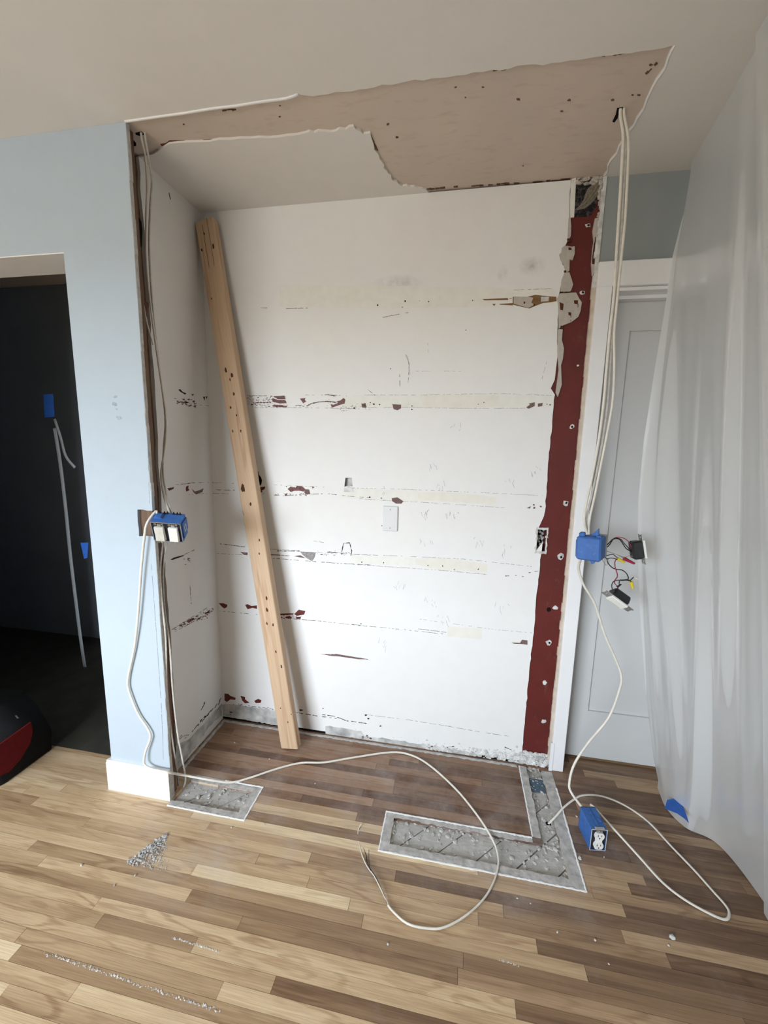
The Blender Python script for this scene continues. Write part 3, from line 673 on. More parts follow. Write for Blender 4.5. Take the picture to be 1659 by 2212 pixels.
def holes(mb, r):
    for c in ((1271,487), (1259,632), (1236,922), (1223,1086), (1212,1203), (1186,1317), (1187,1388)): blob(mb, 'red', I, c, 3 if c[0] != 1186 else 5, 3 if c[0] != 1186 else 5, r, .0019, 8)
    for c in ((1281,505,4), (1227,427,3)): pass
wallpart('screw_holes', 'void', holes)
def rusty(mb, r):
    for pts in ([(270,970),(320,960),(325,1010),(275,1015)], [(285,1085),(325,1090),(330,1120),(290,1120)], [(640,950),(680,930),(675,1020),(630,1030)], [(170,1810),(225,1830),(215,1915),(180,1910)], [(360,1785),(415,1785),(410,1835),(365,1830)], [(285,1940),(320,1945),(315,1985),(290,1980)], [(185,2120),(225,2120),(215,2170),(175,2165)], [(230,1390),(262,1395),(255,1415),(228,1412)], [(620,1420),(650,1415),(640,1480),(612,1475)]): poly(mb, 'red', ZT, pts, .0082)
    crack(mb, 'red', ZT, [(180,1675),(330,1672)], 10, r, .1, .0082, 30); crack(mb, 'red', ZT, [(320,1950),(318,2070)], 8, r, .1, .0082, 30); crack(mb, 'red', ZT, [(415,1830),(410,1910)], 10, r, .1, .0082, 30)
    for c in ((1406, 270, 6), (1455, 282, 7)): blob(mb, B, Z5, c[:2], c[2], c[2], r, .0016)
wallpart('glue_marks', 'rust', rusty)
# wallpaper remnant at the top of the red strip
def wp(mb, r): poly(mb, 'red', ZT, [(385,205),(490,200),(500,150),(715,140),(712,330),(670,470),(665,530),(600,640),(550,665),(375,670),(372,400)], .0012)
def mk_wallpaper():
    t = NT('dark_leaf_wallpaper'); p = t.coord('World')
    c = t.mix(t.ramp(t.noise(p, 75, 6, .7), [(.45, 0.0), (.62, 1.0)]), (.010, .009, .010), (.075, .068, .072)); return t.fin(c, .7, .2)
M['wallpaper'] = mk_wallpaper(); M['leaf'] = simple('printed_leaf', (.22, .19, .15), .7, .2, var=.3, scale=150); M['leafline'] = simple('leaf_vein_print', (.06, .048, .04), .7, .2)
wallpart('wallpaper_remnant', 'wallpaper', wp)
def lf(mb, r): poly(mb, 'red', ZT, [(380,572),(440,525),(490,450),(510,380),(545,300),(600,250),(660,225),(712,222),(708,300),(690,370),(640,440),(580,510),(500,560),(420,578)], .0016)
wallpart('printed_leaf', 'leaf', lf)
def lv(mb, r):
    for a in ([(390,570),(520,500),(620,380),(700,250)], [(470,540),(600,450),(690,330)], [(480,500),(560,400),(640,270)], [(520,450),(560,360),(600,280)], [(560,520),(650,420),(700,340)]): crack(mb, 'red', ZT, a, 7, r, .1, .0019, 40)
wallpart('leaf_veins', 'leafline', lv)
def cs(mb, r): poly(mb, 'red', ZT, [(330,180),(390,160),(380,400),(365,680),(300,690),(305,350)], .006)
wallpart('cream_filler_strip', 'yellow_primer', cs)
def topcr(mb, r):
    for k in range(60): p = onY(r.uniform(1238, 1305), r.uniform(382, 396)); mb.lump((p.x, .004, p.z), r.uniform(.004, .011), r, .8)
    for k in range(70):
        t_ = r.random(); p = onY(1299-9*t_+r.uniform(-3, 4), 395+180*t_); mb.lump((p.x, .004, p.z), r.uniform(.003, .007), r, 1.2)
o = wallpart('plaster_rubble', 'torn_paper', topcr); o['kind'] = 'stuff'
# lumps of plaster along the foot of the wall
def foot(mb, r):
    for k in range(420):
        x_ = r.uniform(1.06, 1.52); z_ = abs(r.gauss(.02, .022)); mb.lump((x_, .0, z_*min(1, .4+(x_-1.0))), r.choice((.003, .004, .005, .007, .011)), r, .7)
    for k in range(420):
        mb.lump((r.uniform(1.515, 1.636), r.uniform(-.012, .004), r.uniform(.0, .062)), r.choice((.003, .004, .006, .008, .012)), r, .7)
    for k in range(90): mb.lump((r.uniform(.55, 1.1), .002, r.uniform(.028, .05)), r.uniform(.002, .006), r, .6)
    mb.v = [(v[0], .0015+(v[1]-.0015)*.45, v[2]) for v in mb.v]
o = wallpart('plaster_lumps', 'plaster', foot); o['kind'] = 'stuff'
def foot2(mb, r):
    P = [(180,140),(260,148),(400,168),(420,198),(560,215),(750,248),(830,262),(1000,288),(1100,312),(1100,335),(900,305),(700,278),(400,222),(180,184)]
    poly(mb, B, Z8, jag(P+[P[0]], 25, 5, r)[:-1], .0006)
    P = [(615,392),(700,384),(780,390),(900,410),(1140,445),(1300,480),(1300,620),(1175,600),(800,535),(615,500)]
    poly(mb, B, Z7, jag(P+[P[0]], 25, 6, r)[:-1], .0004)
wallpart('bare_plaster', 'grey_plaster', foot2)
def gap(mb, r):
    mb.box(.0, 1.5, .0005, .0055, -.004, .0125)
wallpart('floor_gap', 'void', gap)
wallpart('hole_backing', 'grey_plaster', lambda mb, r: mb.box(bb(hB)[0], bb(hB)[1], .022, .03, bb(hB)[2], bb(hB)[3]))
# outlet cut-out in the red strip
def orim(mb, r):
    o_ = [(hO[0]-.006, hO[2]-.012), (hO[1]+.006, hO[2]-.012), (hO[1]+.006, hO[3]+.010), (hO[0]-.006, hO[3]+.010)]
    o_ = jag(o_+[o_[0]], .012, .0035, r)[:-1]
    i_ = jag([(hO[0], hO[2]), (hO[1], hO[2]), (hO[1], hO[3]), (hO[0], hO[3]), (hO[0], hO[2])], .012, .002, r)[:-1]
    mb.prism([[(a, -.001, b) for a, b in o_], [(a, -.001, b) for a, b in i_]], (0, .0075, 0))
wallpart('outlet_hole_rim', 'plaster', orim)
def obx(mb, r):
    for k in range(26): mb.lump((r.uniform(hO[0]+.004, hO[1]-.004), r.uniform(.03, .055), r.uniform(hO[2], hO[3])), r.uniform(.004, .010), r, 1.0)
o = wallpart('cavity_rubble', 'grey_plaster', obx); o['kind'] = 'stuff'

# ---- left side wall of the alcove
sw = MB()
yf = jag([(-.352, 0.0), (-.348, .55), (-.352, 1.05), (-.35, 1.3), (-.345, 1.93), (-.35, 2.44)], .05, .004, rj)
sw.prism([[(0, .006, 0), (0, .006, H)] + [(0, a, b) for a, b in yf[::-1]]], (-.013, 0, 0))
sw.box(-.10, -.013, -.345, .1, 0, H)
wall_left = obj('wall_left', sw, M['side_white']); tag(wall_left, 'white alcove side wall with peeled shelf lines', 'wall', kind='structure')
S = 'side'
def sred(mb, r):
    for pts in ([(160,870),(178,862),(175,885),(185,900),(160,912),(155,890)], [(5,885),(60,875),(55,890),(20,905)]): poly(mb, S, Z1, pts)
    for pts in ([(160,800),(220,770),(225,785),(190,800),(185,815)], [(105,835),(128,822),(122,842)], [(240,785),(275,765),(270,785)], [(310,740),(350,705),(345,730)]): poly(mb, S, Z2, pts)
    scatter(mb, S, Z2, 180, 350, 770, 830, 26, 7, r, slope=-.35); poly(mb, S, I, [(372, 1532), (379, 1545), (379, 1560), (370, 1568)])
    poly(mb, S, I, [(310, 640), (314, 650), (320, 655), (316, 690), (311, 696)])
wallpart('paint_chips', 'red', sred, wall_left)
def smau(mb, r):
    scatter(mb, S, Z1, 60, 240, 148, 208, 46, 9, r, slope=.1); poly(mb, S, Z1, [(205,890),(230,912),(270,900),(300,885),(290,915),(240,935),(220,920)])
    scatter(mb, S, Z2, 50, 375, 850, 885, 60, 7, r, slope=-.52); scatter(mb, S, Z2, 140, 190, 285, 345, 10, 7, r)
wallpart('scraped_spots', 'mauve', smau, wall_left)
def sdar(mb, r):
    for pts in ([(95,82),(110,78),(130,100),(160,112),(150,122),(110,98)], [(200,118),(222,118),(212,132)], [(295,140),(312,138),(308,172)], [(318,140),(330,135),(325,160)]): poly(mb, S, Z1, pts)
    crack(mb, S, Z1, [(60,860),(200,842),(345,836)], 5, r, .4); crack(mb, S, Z1, [(120,940),(345,926)], 3, r, .5); scatter(mb, S, Z1, 150, 240, 165, 215, 10, 6, r); crack(mb, S, Z1, [(240,205),(350,215)], 3, r, .5)
    poly(mb, S, Z2, [(30,298),(60,280),(130,262),(145,265),(90,285),(45,300)]); crack(mb, S, Z2, [(130,262),(240,212)], 4, r, .2); crack(mb, S, Z2, [(190,510),(200,660)], 3, r, .2)
    crack(mb, S, Z2, [(40,870),(345,680)], 4, r, .3); crack(mb, S, Z2, [(40,900),(370,720)], 4, r, .4)
    for (a, b, n) in (((400,440),(440,360),5), ((310,660),(560,390),16), ((390,550),(480,480),6), ((580,380),(600,320),5)):
        for k in range(n):
            t_ = (k+r.random())/n; x_ = a[0]+(b[0]-a[0])*t_; y_ = a[1]+(b[1]-a[1])*t_+r.uniform(-8, 8); poly(mb, S, Z7, [(x_-9, y_+10), (x_+6, y_-12), (x_+10, y_-10), (x_-4, y_+12)])
    for k in range(8): poly(mb, S, Z7, (lambda x_, y_: [(x_-9, y_+8), (x_+8, y_-8), (x_+9, y_-4), (x_-6, y_+10)])(r.uniform(150, 270), r.uniform(690, 740)))
    crack(mb, S, I, [(382, 395), (384, 408)], 2, r, 0); crack(mb, S, I, [(365, 417), (368, 432)], 2.5, r, 0)
wallpart('scar_lines', 'dark_scar', sdar, wall_left)
def sgrey(mb, r):
    P = [(612,375),(612,500),(500,600),(240,960),(150,1090),(120,1060),(140,880),(150,790),(250,760),(400,610),(540,450)]
    poly(mb, S, Z7, jag(P+[P[0]], 30, 8, r)[:-1], .0005)
wallpart('bare_plaster', 'grey_plaster', sgrey, wall_left)
def svoid(mb, r):
    mb.v = mb.v
    poly(mb, S, I, [(299, 470), (305, 478), (307, 495), (306, 530), (301, 540), (296, 520)], .001)
wallpart('torn_hole', 'void', svoid, wall_left)

# ---- blue wall with the doorway
XB, XL, HD = .0775, -.198, 2.078
bw = MB()
notch = jag([(XB, 1.196), (.016, 1.197), (.013, 1.15), (.014, 1.097), (XB, 1.100)], .02, .002, rj)
re1 = jag([(XB, H), (XB-.001, 2.0), (XB-.003, 1.5), (XB, 1.196)], .05, .0018, rj); re2 = jag([(XB, 1.100), (XB+.001, .6), (XB-.001, .14), (XB, 0)], .05, .0018, rj)
o_ = [(XL, H)] + re1[:-1] + notch[:-1] + re2 + [(XL, 0)]
bw.prism([[(a, -D, b) for a, b in o_]], (0, .0127, 0))
bw.box(XL, -.10, -D+.0127, -.345, 0, H)
bw.box(-1.12, XL, -D, -.345, HD, H); bw.box(-3.2, -1.12, -D, -.345, 0, H)
wall_blue = obj('wall_front', bw, M['blue']); tag(wall_blue, 'pale blue wall stub beside the dark doorway', 'wall', kind='structure')
place(obj('doorway_soffit', MB().box(-1.12, XL, -D+.001, -.346, HD-.004, HD+.001), M['side_white']), wall_blue)
ed = MB(); pts = re1[:-1]
for (P) in (re1[:-1], re2):
    for a, b in zip(P[:-1], P[1:]): ed.box(min(a[0], b[0])-.001, max(a[0], b[0])+.0006, -D+.001, -D+.0145, b[1], a[1])
place(obj('gypsum_edge', ed, M['gypsum_edge']), wall_blue)
st = MB().box(-.012, .066, -.4795, -.4495, 0, H); place(obj('wall_stud', st, M['stud']), wall_blue)
st = MB().box(-.10, -.012, -.4795, -.346, 0, H); place(obj('wall_stud', st, M['stud']), wall_blue)
bbd = MB(); bbd.box(XL-.014, XB, -D-.014, -D, 0, .128); bbd.box(XL-.014, XB, -D-.010, -D, .128, .136); bbd.box(XL-.014, XL, -D, -.345, 0, .128); bbd.box(XL-.010, XL, -D, -.345, .128, .136)
bo = obj('baseboard_front', bbd, M['trim']); tag(bo, 'short white baseboard on the blue wall stub', 'baseboard', kind='structure')
be = MB().box(XB, XB+.0012, -D-.0135, -D+.001, 0, .127); be.box(.066, XB+.0008, -.4795, -.478, 0, .13)
place(obj('cut_end', be, M['gypsum_edge']), bo)

PL['blue'] = (lambda x, y: onY(x, y, -D), Vector((0, -1, 0)))
M['pencil'] = simple('faint_pencil', (.25, .29, .33), .8, .1, var=.3, scale=80); M['smudge'] = simple('faint_finger_smudge', (.33, .385, .43), .7, .1, var=.3, scale=50)
wallpart('pencil_line', 'pencil', lambda mb, r: crack(mb, 'blue', I, [(318, 930), (323, 1090)], 1.0, r, .3, .0003, 12) or crack(mb, 'blue', I, [(327, 1218), (338, 1370), (349, 1530), (353, 1640)], 1.1, r, .15, .0003, 12), wall_blue)
wallpart('finger_smudges', 'smudge', lambda mb, r: [blob(mb, 'blue', I, (a, b), c, c*.7, r, .0002, 10) for a, b, c in ((249, 857, 6), (248, 873, 7), (257, 902, 7), (252, 884, 3))], wall_blue)
# ---- wall over and beside the white door, door, casing
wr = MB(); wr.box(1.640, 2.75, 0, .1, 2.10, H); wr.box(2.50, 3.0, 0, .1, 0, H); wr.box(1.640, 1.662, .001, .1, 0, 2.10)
wr.box(1.66, 3.0, .14, .2, 0, H)  # unseen backing behind the door, added to stop daylight leaking round it
wall_door = obj('wall_back_right', wr, M['blue_shaded']); tag(wall_door, 'blue wall with painted-in shade above the white door', 'wall', kind='structure')
bd = MB(); pts = jag([(1.634, 0.03), (1.636, 1.0), (1.634, 2.06)], .04, .002, rj)
for a, b in zip(pts[:-1], pts[1:]): bd.box(a[0], 1.650, -.006, .004, a[1], b[1])
place(obj('plaster_edge', bd, M['bead']), wall_door)
bd = MB(); pts = jag([(1.636, 2.06), (1.640, 2.25), (1.642, 2.44)], .02, .004, rj)
for a, b in zip(pts[:-1], pts[1:]): bd.box(a[0]-.004, 1.650, -.005, .004, a[1], b[1])
place(obj('plaster_edge', bd, M['plaster']), wall_door)
cs_ = MB(); cs_.bbox(1.648, 1.703, -.018, 0, 0, 2.059, .002); cs_.bbox(1.648, 2.56, -.018, 0, 2.059, 2.146, .002); cs_.bbox(2.505, 2.56, -.018, 0, 0, 2.059, .002)
trim = obj('trim_1', cs_, M['trim']); tag(trim, 'white flat casing round the white door', 'door casing', kind='structure')
jm = MB(); jm.box(1.690, 1.7025, 0, .135, 0, 2.058); jm.box(1.690, 2.52, 0, .135, 2.046, 2.0585); jm.box(2.506, 2.52, 0, .135, 0, 2.058); jm.box(1.7025, 1.714, .055, .088, 0, 2.046); jm.box(1.7025, 2.506, .055, .088, 2.034, 2.046)
place(obj('door_jamb', jm, M['trim']), trim)
pk = MB(); pk.box(1.640, 1.655, -.021, -.016, .0, .14); place(obj('casing_sliver', pk, M['trim']), trim)
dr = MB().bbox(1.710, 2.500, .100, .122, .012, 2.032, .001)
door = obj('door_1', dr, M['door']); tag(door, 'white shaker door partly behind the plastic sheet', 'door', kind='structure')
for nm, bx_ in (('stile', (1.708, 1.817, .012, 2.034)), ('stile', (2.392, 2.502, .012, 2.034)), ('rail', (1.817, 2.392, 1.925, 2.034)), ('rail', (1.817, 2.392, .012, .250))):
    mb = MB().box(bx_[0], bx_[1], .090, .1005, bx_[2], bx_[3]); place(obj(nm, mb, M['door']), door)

# ---- the rest of the room (behind the camera) and the dark hall
rw = MB(); rw.box(-3.2, -2.15, -4.2, -4.1, 0, H); rw.box(.25, 3.0, -4.2, -4.1, 0, H); rw.box(-2.15, .25, -4.2, -4.1, 0, .7); rw.box(-2.15, .25, -4.2, -4.1, 2.20, H)
tag(obj('wall_rear', rw, M['room_wall']), 'plain wall with the big window behind the viewer', 'wall', kind='structure')
wf = MB()
for q in ((-2.15, -2.09, .7, 2.20), (.19, .25, .7, 2.20), (-2.15, .25, .7, .76), (-2.15, .25, 2.15, 2.20), (-.97, -.93, .7, 2.20)): wf.box(q[0], q[1], -4.2, -4.13, q[2], q[3])
tag(obj('window_1', wf, M['trim']), 'white frame of the big window behind the viewer', 'window', kind='structure')
tag(obj('wall_far_left', MB().box(-3.3, -3.2, -4.2, 1.2, 0, H), M['room_wall']), 'left wall of the room', 'wall', kind='structure')
tag(obj('wall_right', MB().box(3.0, 3.1, -4.2, .1, 0, H), M['room_wall']), 'right wall behind the plastic sheet', 'wall', kind='structure')
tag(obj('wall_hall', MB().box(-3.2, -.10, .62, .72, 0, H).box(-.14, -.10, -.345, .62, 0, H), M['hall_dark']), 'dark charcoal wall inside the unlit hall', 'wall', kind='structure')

# ================================================================== THINGS
# ---- leaning two-by-four
Bp = Vector((.3945, -.1435, 0)); Tp = Vector((.0062, -.0525, 2.3765)); psi = -.0752
ax = (Tp-Bp).normalized(); LB = (Tp-Bp).length
wd_ = Vector((math.cos(psi), math.sin(psi), 0)); wd_ = (wd_-ax*wd_.dot(ax)).normalized(); dd_ = ax.cross(wd_)
BM = Matrix(((wd_.x, dd_.x, ax.x, Bp.x), (wd_.y, dd_.y, ax.y, Bp.y), (wd_.z, dd_.z, ax.z, Bp.z), (0, 0, 0, 1)))
lum = obj('lumber_board', MB().bbox(0, .089, 0, .038, 0, LB, .003), M['pine'], matrix=BM)
tag(lum, 'long pale pine two-by-four leaning against the alcove wall', 'board')
bpy.context.view_layer.update()
kn = MB(); BI = BM.inverted(); rk = random.Random(9)
for (x_, y_, r_) in ((441, 505, 4), (461, 533, 7), (437, 602, 5), (436, 540, 5), (488, 800, 7), (501, 811, 7), (497, 820, 4), (514, 805, 5), (505, 851, 6), (498, 880, 5), (511, 897, 4), (525, 1056, 12), (523, 1108, 8), (541, 1089, 6), (503, 932, 4), (520, 931, 4), (560, 1166, 4), (560, 1196, 4), (576, 1292, 6), (577, 1318, 7), (577, 1347, 5), (590, 1350, 5), (596, 1408, 5), (608, 1440, 5), (457, 645, 3), (606, 1530, 3), (622, 1560, 3), (629, 1543, 3)):
    d = ray(x_, y_); t_ = (Bp-CAM).dot(dd_)/d.dot(dd_); q = BI @ (CAM+d*t_); s_ = r_*.0016
    if q.x > .0885: continue
    P = [(min(.0865, max(.0025, q.x+s_*.55*rk.uniform(.6, 1.2)*math.cos(a*.785))), -.0004, q.z+s_*rk.uniform(.6, 1.3)*math.sin(a*.785)) for a in range(8)]
    kn.prism([P], (0, .0008, 0))
ko = obj('knots', kn, M['knot'], matrix=BM); adopt(ko, lum); ko['kind'] = 'stuff'
ge = MB()
for gx in (.034, .060):
    z0 = LB-.02 if gx < .05 else LB-.002
    ge.prism([[(gx, -.0003, LB-.20), (gx+.0018, -.0003, LB-.19), (gx+.001, -.0003, z0), (gx-.0006, -.0003, z0)]], (0, .0006, 0))
adopt(obj('end_checks', ge, M['knot'], matrix=BM), lum)

# ---- blank wall plate
p0 = onY(843.5, 1120); cxp, czp = p0.x, p0.z
pl = empty('wall_plate', (cxp, -.006, czp-.057), 'white blank cover plate on the back wall', 'wall plate')
adopt(obj('plate', MB().bbox(cxp-.034, cxp+.034, -.0085, .0, czp-.057, czp+.057, .0028), M['plate']), pl)
for s_ in (-.042, .042):
    sc_ = MB().cyl((cxp, -.008, czp+s_), (0, -1, 0), .0036, .0014, 12); so = obj('screw', sc_, M['device_dirty']); adopt(so, pl)
    adopt(obj('screw_slot', MB().box(cxp-.0006, cxp+.0006, -.0099, -.0092, czp+s_-.003, czp+s_+.003), M['dark_scar']), so)

# ---- electrical boxes
def pose(x, y, z, a, b, c): return Matrix.Translation((x, y, z)) @ Euler((a, b, c), 'XYZ').to_matrix().to_4x4()
def shell(w_, d_, h_, t_=.0022):
    mb = MB(); mb.box(-w_/2, w_/2, 0, d_, -h_/2, -h_/2+t_); mb.box(-w_/2, w_/2, 0, d_, h_/2-t_, h_/2)
    mb.box(-w_/2, -w_/2+t_, 0, d_, -h_/2+t_, h_/2-t_); mb.box(w_/2-t_, w_/2, 0, d_, -h_/2+t_, h_/2-t_); mb.box(-w_/2, w_/2, d_-t_, d_, -h_/2, h_/2); return mb
def ring_ear(mb, x, z, y, r=.0042):
    for k in range(12):
        a = 2*math.pi*k/12; b = 2*math.pi*(k+1)/12
        mb.add([(x+r*math.cos(a), y, z+r*math.sin(a)), (x+r*math.cos(b), y, z+r*math.sin(b)), (x+r*.5*math.cos(b), y, z+r*.5*math.sin(b)), (x+r*.5*math.cos(a), y, z+r*.5*math.sin(a)),
                (x+r*math.cos(a), y+.0012, z+r*math.sin(a)), (x+r*math.cos(b), y+.0012, z+r*math.sin(b)), (x+r*.5*math.cos(b), y+.0012, z+r*.5*math.sin(b)), (x+r*.5*math.cos(a), y+.0012, z+r*.5*math.sin(a))],
               [(0,1,2,3), (4,7,6,5), (0,4,5,1), (3,2,6,7)])
# two-gang switch box hanging at the blue wall's cut edge
ML = pose(.1330, -.4935, 1.1188, .4918, .0821, .3303); WL, DL, HL = .0997, .058, .0880
sb = empty('switch_box', (0, 0, 0), 'blue two-gang box with two white rocker switches dangling at the blue wall', 'electrical box', matrix=ML)
def part(root, name, mb, mat, Mx, smooth=False):
    o = obj(name, mb, M[mat] if isinstance(mat, str) else mat, None, smooth, Mx); adopt(o, root); return o
bx = part(sb, 'box_shell', shell(WL, DL, HL), 'bluebox', ML)
part(bx, 'box_dark_fill', MB().box(-WL/2+.0022, WL/2-.0022, .002, .006, -HL/2+.0022, HL/2-.0022), 'bluebox_in', ML)  # dark plate in each box mouth, standing in for the shade inside
part(bx, 'box_rim', MB().box(-WL/2-.0008, WL/2+.0008, -.001, .0005, HL/2-.002, HL/2+.0006).box(WL/2-.0014, WL/2+.0008, -.001, .0005, -HL/2, HL/2).box(-WL/2-.0008, -WL/2+.0014, -.001, .0005, -HL/2, HL/2).box(-WL/2, WL/2, -.001, .0005, -HL/2-.0006, -HL/2+.0014), 'steel', ML)
tb_ = MB()
for xx in (-.036, -.020, -.010, .012, .024, .034): tb_.prism([[(xx-.004, DL-.008, HL/2), (xx+.004, DL-.008, HL/2), (xx+.001, DL-.008, HL/2+.011)]], (0, .006, 0))
part(bx, 'clamp_tabs', tb_, 'bluebox_in', ML)
tb_ = MB().prism([[(-.046, .020, HL/2), (-.016, .020, HL/2), (-.022, .020, HL/2+.008), (-.038, .020, HL/2+.009)]], (0, .022, 0)).prism([[(WL/2, .010, -.032), (WL/2, DL, -.02), (WL/2, DL, .030), (WL/2, .010, .036)]], (.004, 0, 0))
part(bx, 'mounting_lug', tb_, 'bluebox', ML)
part(bx, 'printed_sticker', MB().box(WL/2+.004, WL/2+.0046, .022, .042, -.012, .014), 'device_dirty', ML); part(bx, 'sticker_print', MB().box(WL/2+.0045, WL/2+.0050, .026, .038, -.008, .010), 'bluebox', ML)
for sx, mt in ((-.0235, 'device_dirty'), (.0235, 'device_white')):
    sw_ = part(sb, 'rocker_switch', MB().bbox(sx-.0165, sx+.0165, -.008, .006, -.0375, .0255, .002), mt, ML)
    ed_ = MB().prism([[(sx-.0145, -.0080, -.035), (sx-.0145, -.0080, .023), (sx-.0145, -.0125, -.033)]], (.029, 0, 0)); part(sw_, 'paddle', ed_, mt, ML)
    yk = MB().box(sx-.006, sx+.006, -.0005, .0015, -.050, .038)
    for zz in (.036, -.049):
        for xx in (-.012, .012): ring_ear(yk, sx+xx, zz, -.001)
        yk.cyl((sx, -.001, zz), (0, -1, 0), .003, .002, 10)
    part(sw_, 'mounting_strap', yk, 'steel', ML)

# box hanging on the right, seen from behind, with its devices pulled out
MRt = pose(1.6711, -.2201, 1.1095, -.0225, .0507, 2.5996); WR, DR, HR = .0791, .0931, .0832
rbx = empty('pulled_out_box', (0, 0, 0), 'blue two-gang box hanging before the door with loose wires', 'electrical box', matrix=MRt)
b2 = MB(); b2.bbox(-WR/2, WR/2, .022, DR, -HR/2, HR/2, .005)
bxr = part(rbx, 'box_shell', b2, 'bluebox', MRt)
part(bxr, 'box_mouth', shell(WR-.002, .03, HR-.002), 'steel', MRt)
part(bxr, 'box_dark_fill', MB().box(-WR/2+.003, WR/2-.003, .010, .023, -HR/2+.003, HR/2-.003), 'bluebox_in', MRt)
ear = MB(); ear.prism([[(-.022, .040, HR/2), (.004, .040, HR/2), (-.020, .040, HR/2+.026)]], (0, .010, 0)); ear.prism([[(-.016, .040, -HR/2), (.006, .040, -HR/2), (-.002, .040, -HR/2-.022), (-.010, .040, -HR/2-.018)]], (0, .010, 0))
ear.bbox(.016, .036, .055, .078, HR/2-.004, HR/2+.012, .003); ear.bbox(WR/2-.002, WR/2+.005, .050, DR-.012, -HR/2+.006, HR/2-.014, .002); ear.bbox(-.036, -.020, .060, .078, HR/2-.003, HR/2+.006, .002)
part(bxr, 'mounting_lug', ear, 'bluebox', MRt)['kind'] = 'stuff'
YR = -.205
def W3(px, py, Y=YR): return onY(px, py, Y)
G3 = Zf(1220, 1120, 7.54)
def wire(name, mat, pts, r=.0015, y0=YR, y1=YR):
    P = []
    for k, q in enumerate(pts):
        yy = y0+(y1-y0)*k/max(1, len(pts)-1)+.006*math.sin(k*2.1); P.append(onY(*G3(*q), yy))
    part(rbx, name, MB().tube(P, r, 6, 1, 4), mat, MRt.__class__.Identity(4), True)
wire('black_wire', 'wire_black', [(640,480),(700,420),(770,350),(840,325),(900,350),(950,420),(1000,490),(1060,525),(1110,560),(1180,610)], .0019)
wire('black_wire', 'wire_black', [(650,490),(720,440),(790,335),(850,318),(920,345),(960,400),(1020,460),(1085,530),(1150,500),(1180,450)], .0017)
wire('red_wire', 'wire_red', [(760,350),(830,310),(900,305),(980,330),(1040,380),(1080,450),(1110,510),(1150,540),(1200,530)], .0014)
wire('bare_wire', 'wire_grey', [(640,520),(740,550),(850,590),(960,640),(1040,610),(1120,620),(1200,640)], .0012)
wire('bare_wire', 'wire_grey', [(640,510),(760,560),(880,600),(990,640)], .0012)
wire('bare_wire', 'wire_grey', [(600,640),(640,720),(680,760),(720,690),(690,640)], .0011)
wire('black_wire', 'wire_black', [(620,610),(700,600),(780,585),(830,620),(870,650)], .0015)
wire('black_wire', 'wire_black', [(700,660),(740,645),(800,650),(860,670)], .0015)
wire('black_wire', 'wire_black', [(600,600),(680,650),(700,720),(760,790),(830,825),(930,840),(1000,890),(1035,960),(1030,985)], .0019)
wire('red_wire', 'wire_red', [(850,660),(818,700),(820,790),(850,880),(855,950),(820,1000),(810,1050),(850,1100),(870,1135)], .0017)
wire('black_wire', 'wire_black', [(780,1180),(765,1090),(790,1030),(850,1005),(930,1010),(1000,1005),(1060,1010),(1120,960),(1160,965)], .0018)
wire('black_wire', 'wire_black', [(900,1000),(960,1000),(1030,995),(1070,1020),(1090,1040)], .0016)
wire('black_wire', 'wire_black', [(890,1020),(885,1060),(890,1090)], .0016)
def nut(name, mat, a, b, r, Y=YR):
    P, Q = onY(*G3(*a), Y), onY(*G3(*b), Y); ax_ = Q-P
    part(rbx, name, MB().cyl(P, ax_, r, ax_.length, 10, r*.62), mat, Matrix.Identity(4))
nut('yellow_wire_nut', 'nut_yellow', (860,655), (970,715), .0065); nut('red_wire_nut', 'nut_red', (960,650), (1135,735), .0068); nut('yellow_wire_nut', 'nut_yellow', (1080,1030), (1110,1140), .0068)
nut('black_wire_nut', 'wire_black', (850,1120), (920,1070), .004); nut('wire_end', 'device_dirty', (1140,960), (1190,985), .0058, YR-.004)
# the two dimmers
def basis(center, long, normal):
    l = long.normalized(); n = (normal-l*normal.dot(l)).normalized(); s_ = l.cross(n)
    return Matrix(((s_.x, n.x, l.x, center.x), (s_.y, n.y, l.y, center.y), (s_.z, n.z, l.z, center.z), (0, 0, 0, 1)))
def cdir(x, y, z): return CR*x + CU*y - CF*z       # image right, image up, toward the viewer
def dimmer(center, long, normal, label, L=.105, sw=.033):
    Mx = basis(center, long, normal)      # local y = outward normal, z = long axis, x = width
    d = empty('dimmer_switch', (0, 0, 0), label, 'dimmer', 'dimmers pulled out of the hanging box', matrix=Mx)
    part(d, 'dimmer_body', MB().bbox(-.022, .022, -.040, -.004, -.033, .033, .006), 'device_black', Mx)
    st_ = MB().box(-.017, .017, -.004, -.0025, -L/2, L/2)
    for zz in (-L/2+.002, L/2-.002):
        for xx in (-.012, .012): ring_ear(st_, xx, zz, -.004, .005)
    so_ = part(d, 'mounting_strap', st_, 'steel', Mx)
    for zz in (-L/2+.009, L/2-.009): part(so_, 'strap_screw', MB().cyl((0, -.006, zz), (0, 1, 0), .003, .006, 10), 'steel', Mx)
    f = part(d, 'face', MB().bbox(-sw/2, sw/2, -.003, .006, -.0335, .0335, .002), 'device_white', Mx)
    part(f, 'slider', MB().box(sw/2-.007, sw/2-.004, .006, .0072, -.024, .024), 'device_dirty', Mx)
dimmer(onY(1389, 1186, -.20), cdir(-.14, 1, .0), cdir(.95, .05, .22), 'black-bodied dimmer standing upright on wires right of the blue box')
dimmer(onY(1333, 1300, -.21), cdir(.80, -.60, .1), cdir(-.55, -.72, .42), 'white-faced dimmer hanging tilted below the wire nuts', .112, .037)

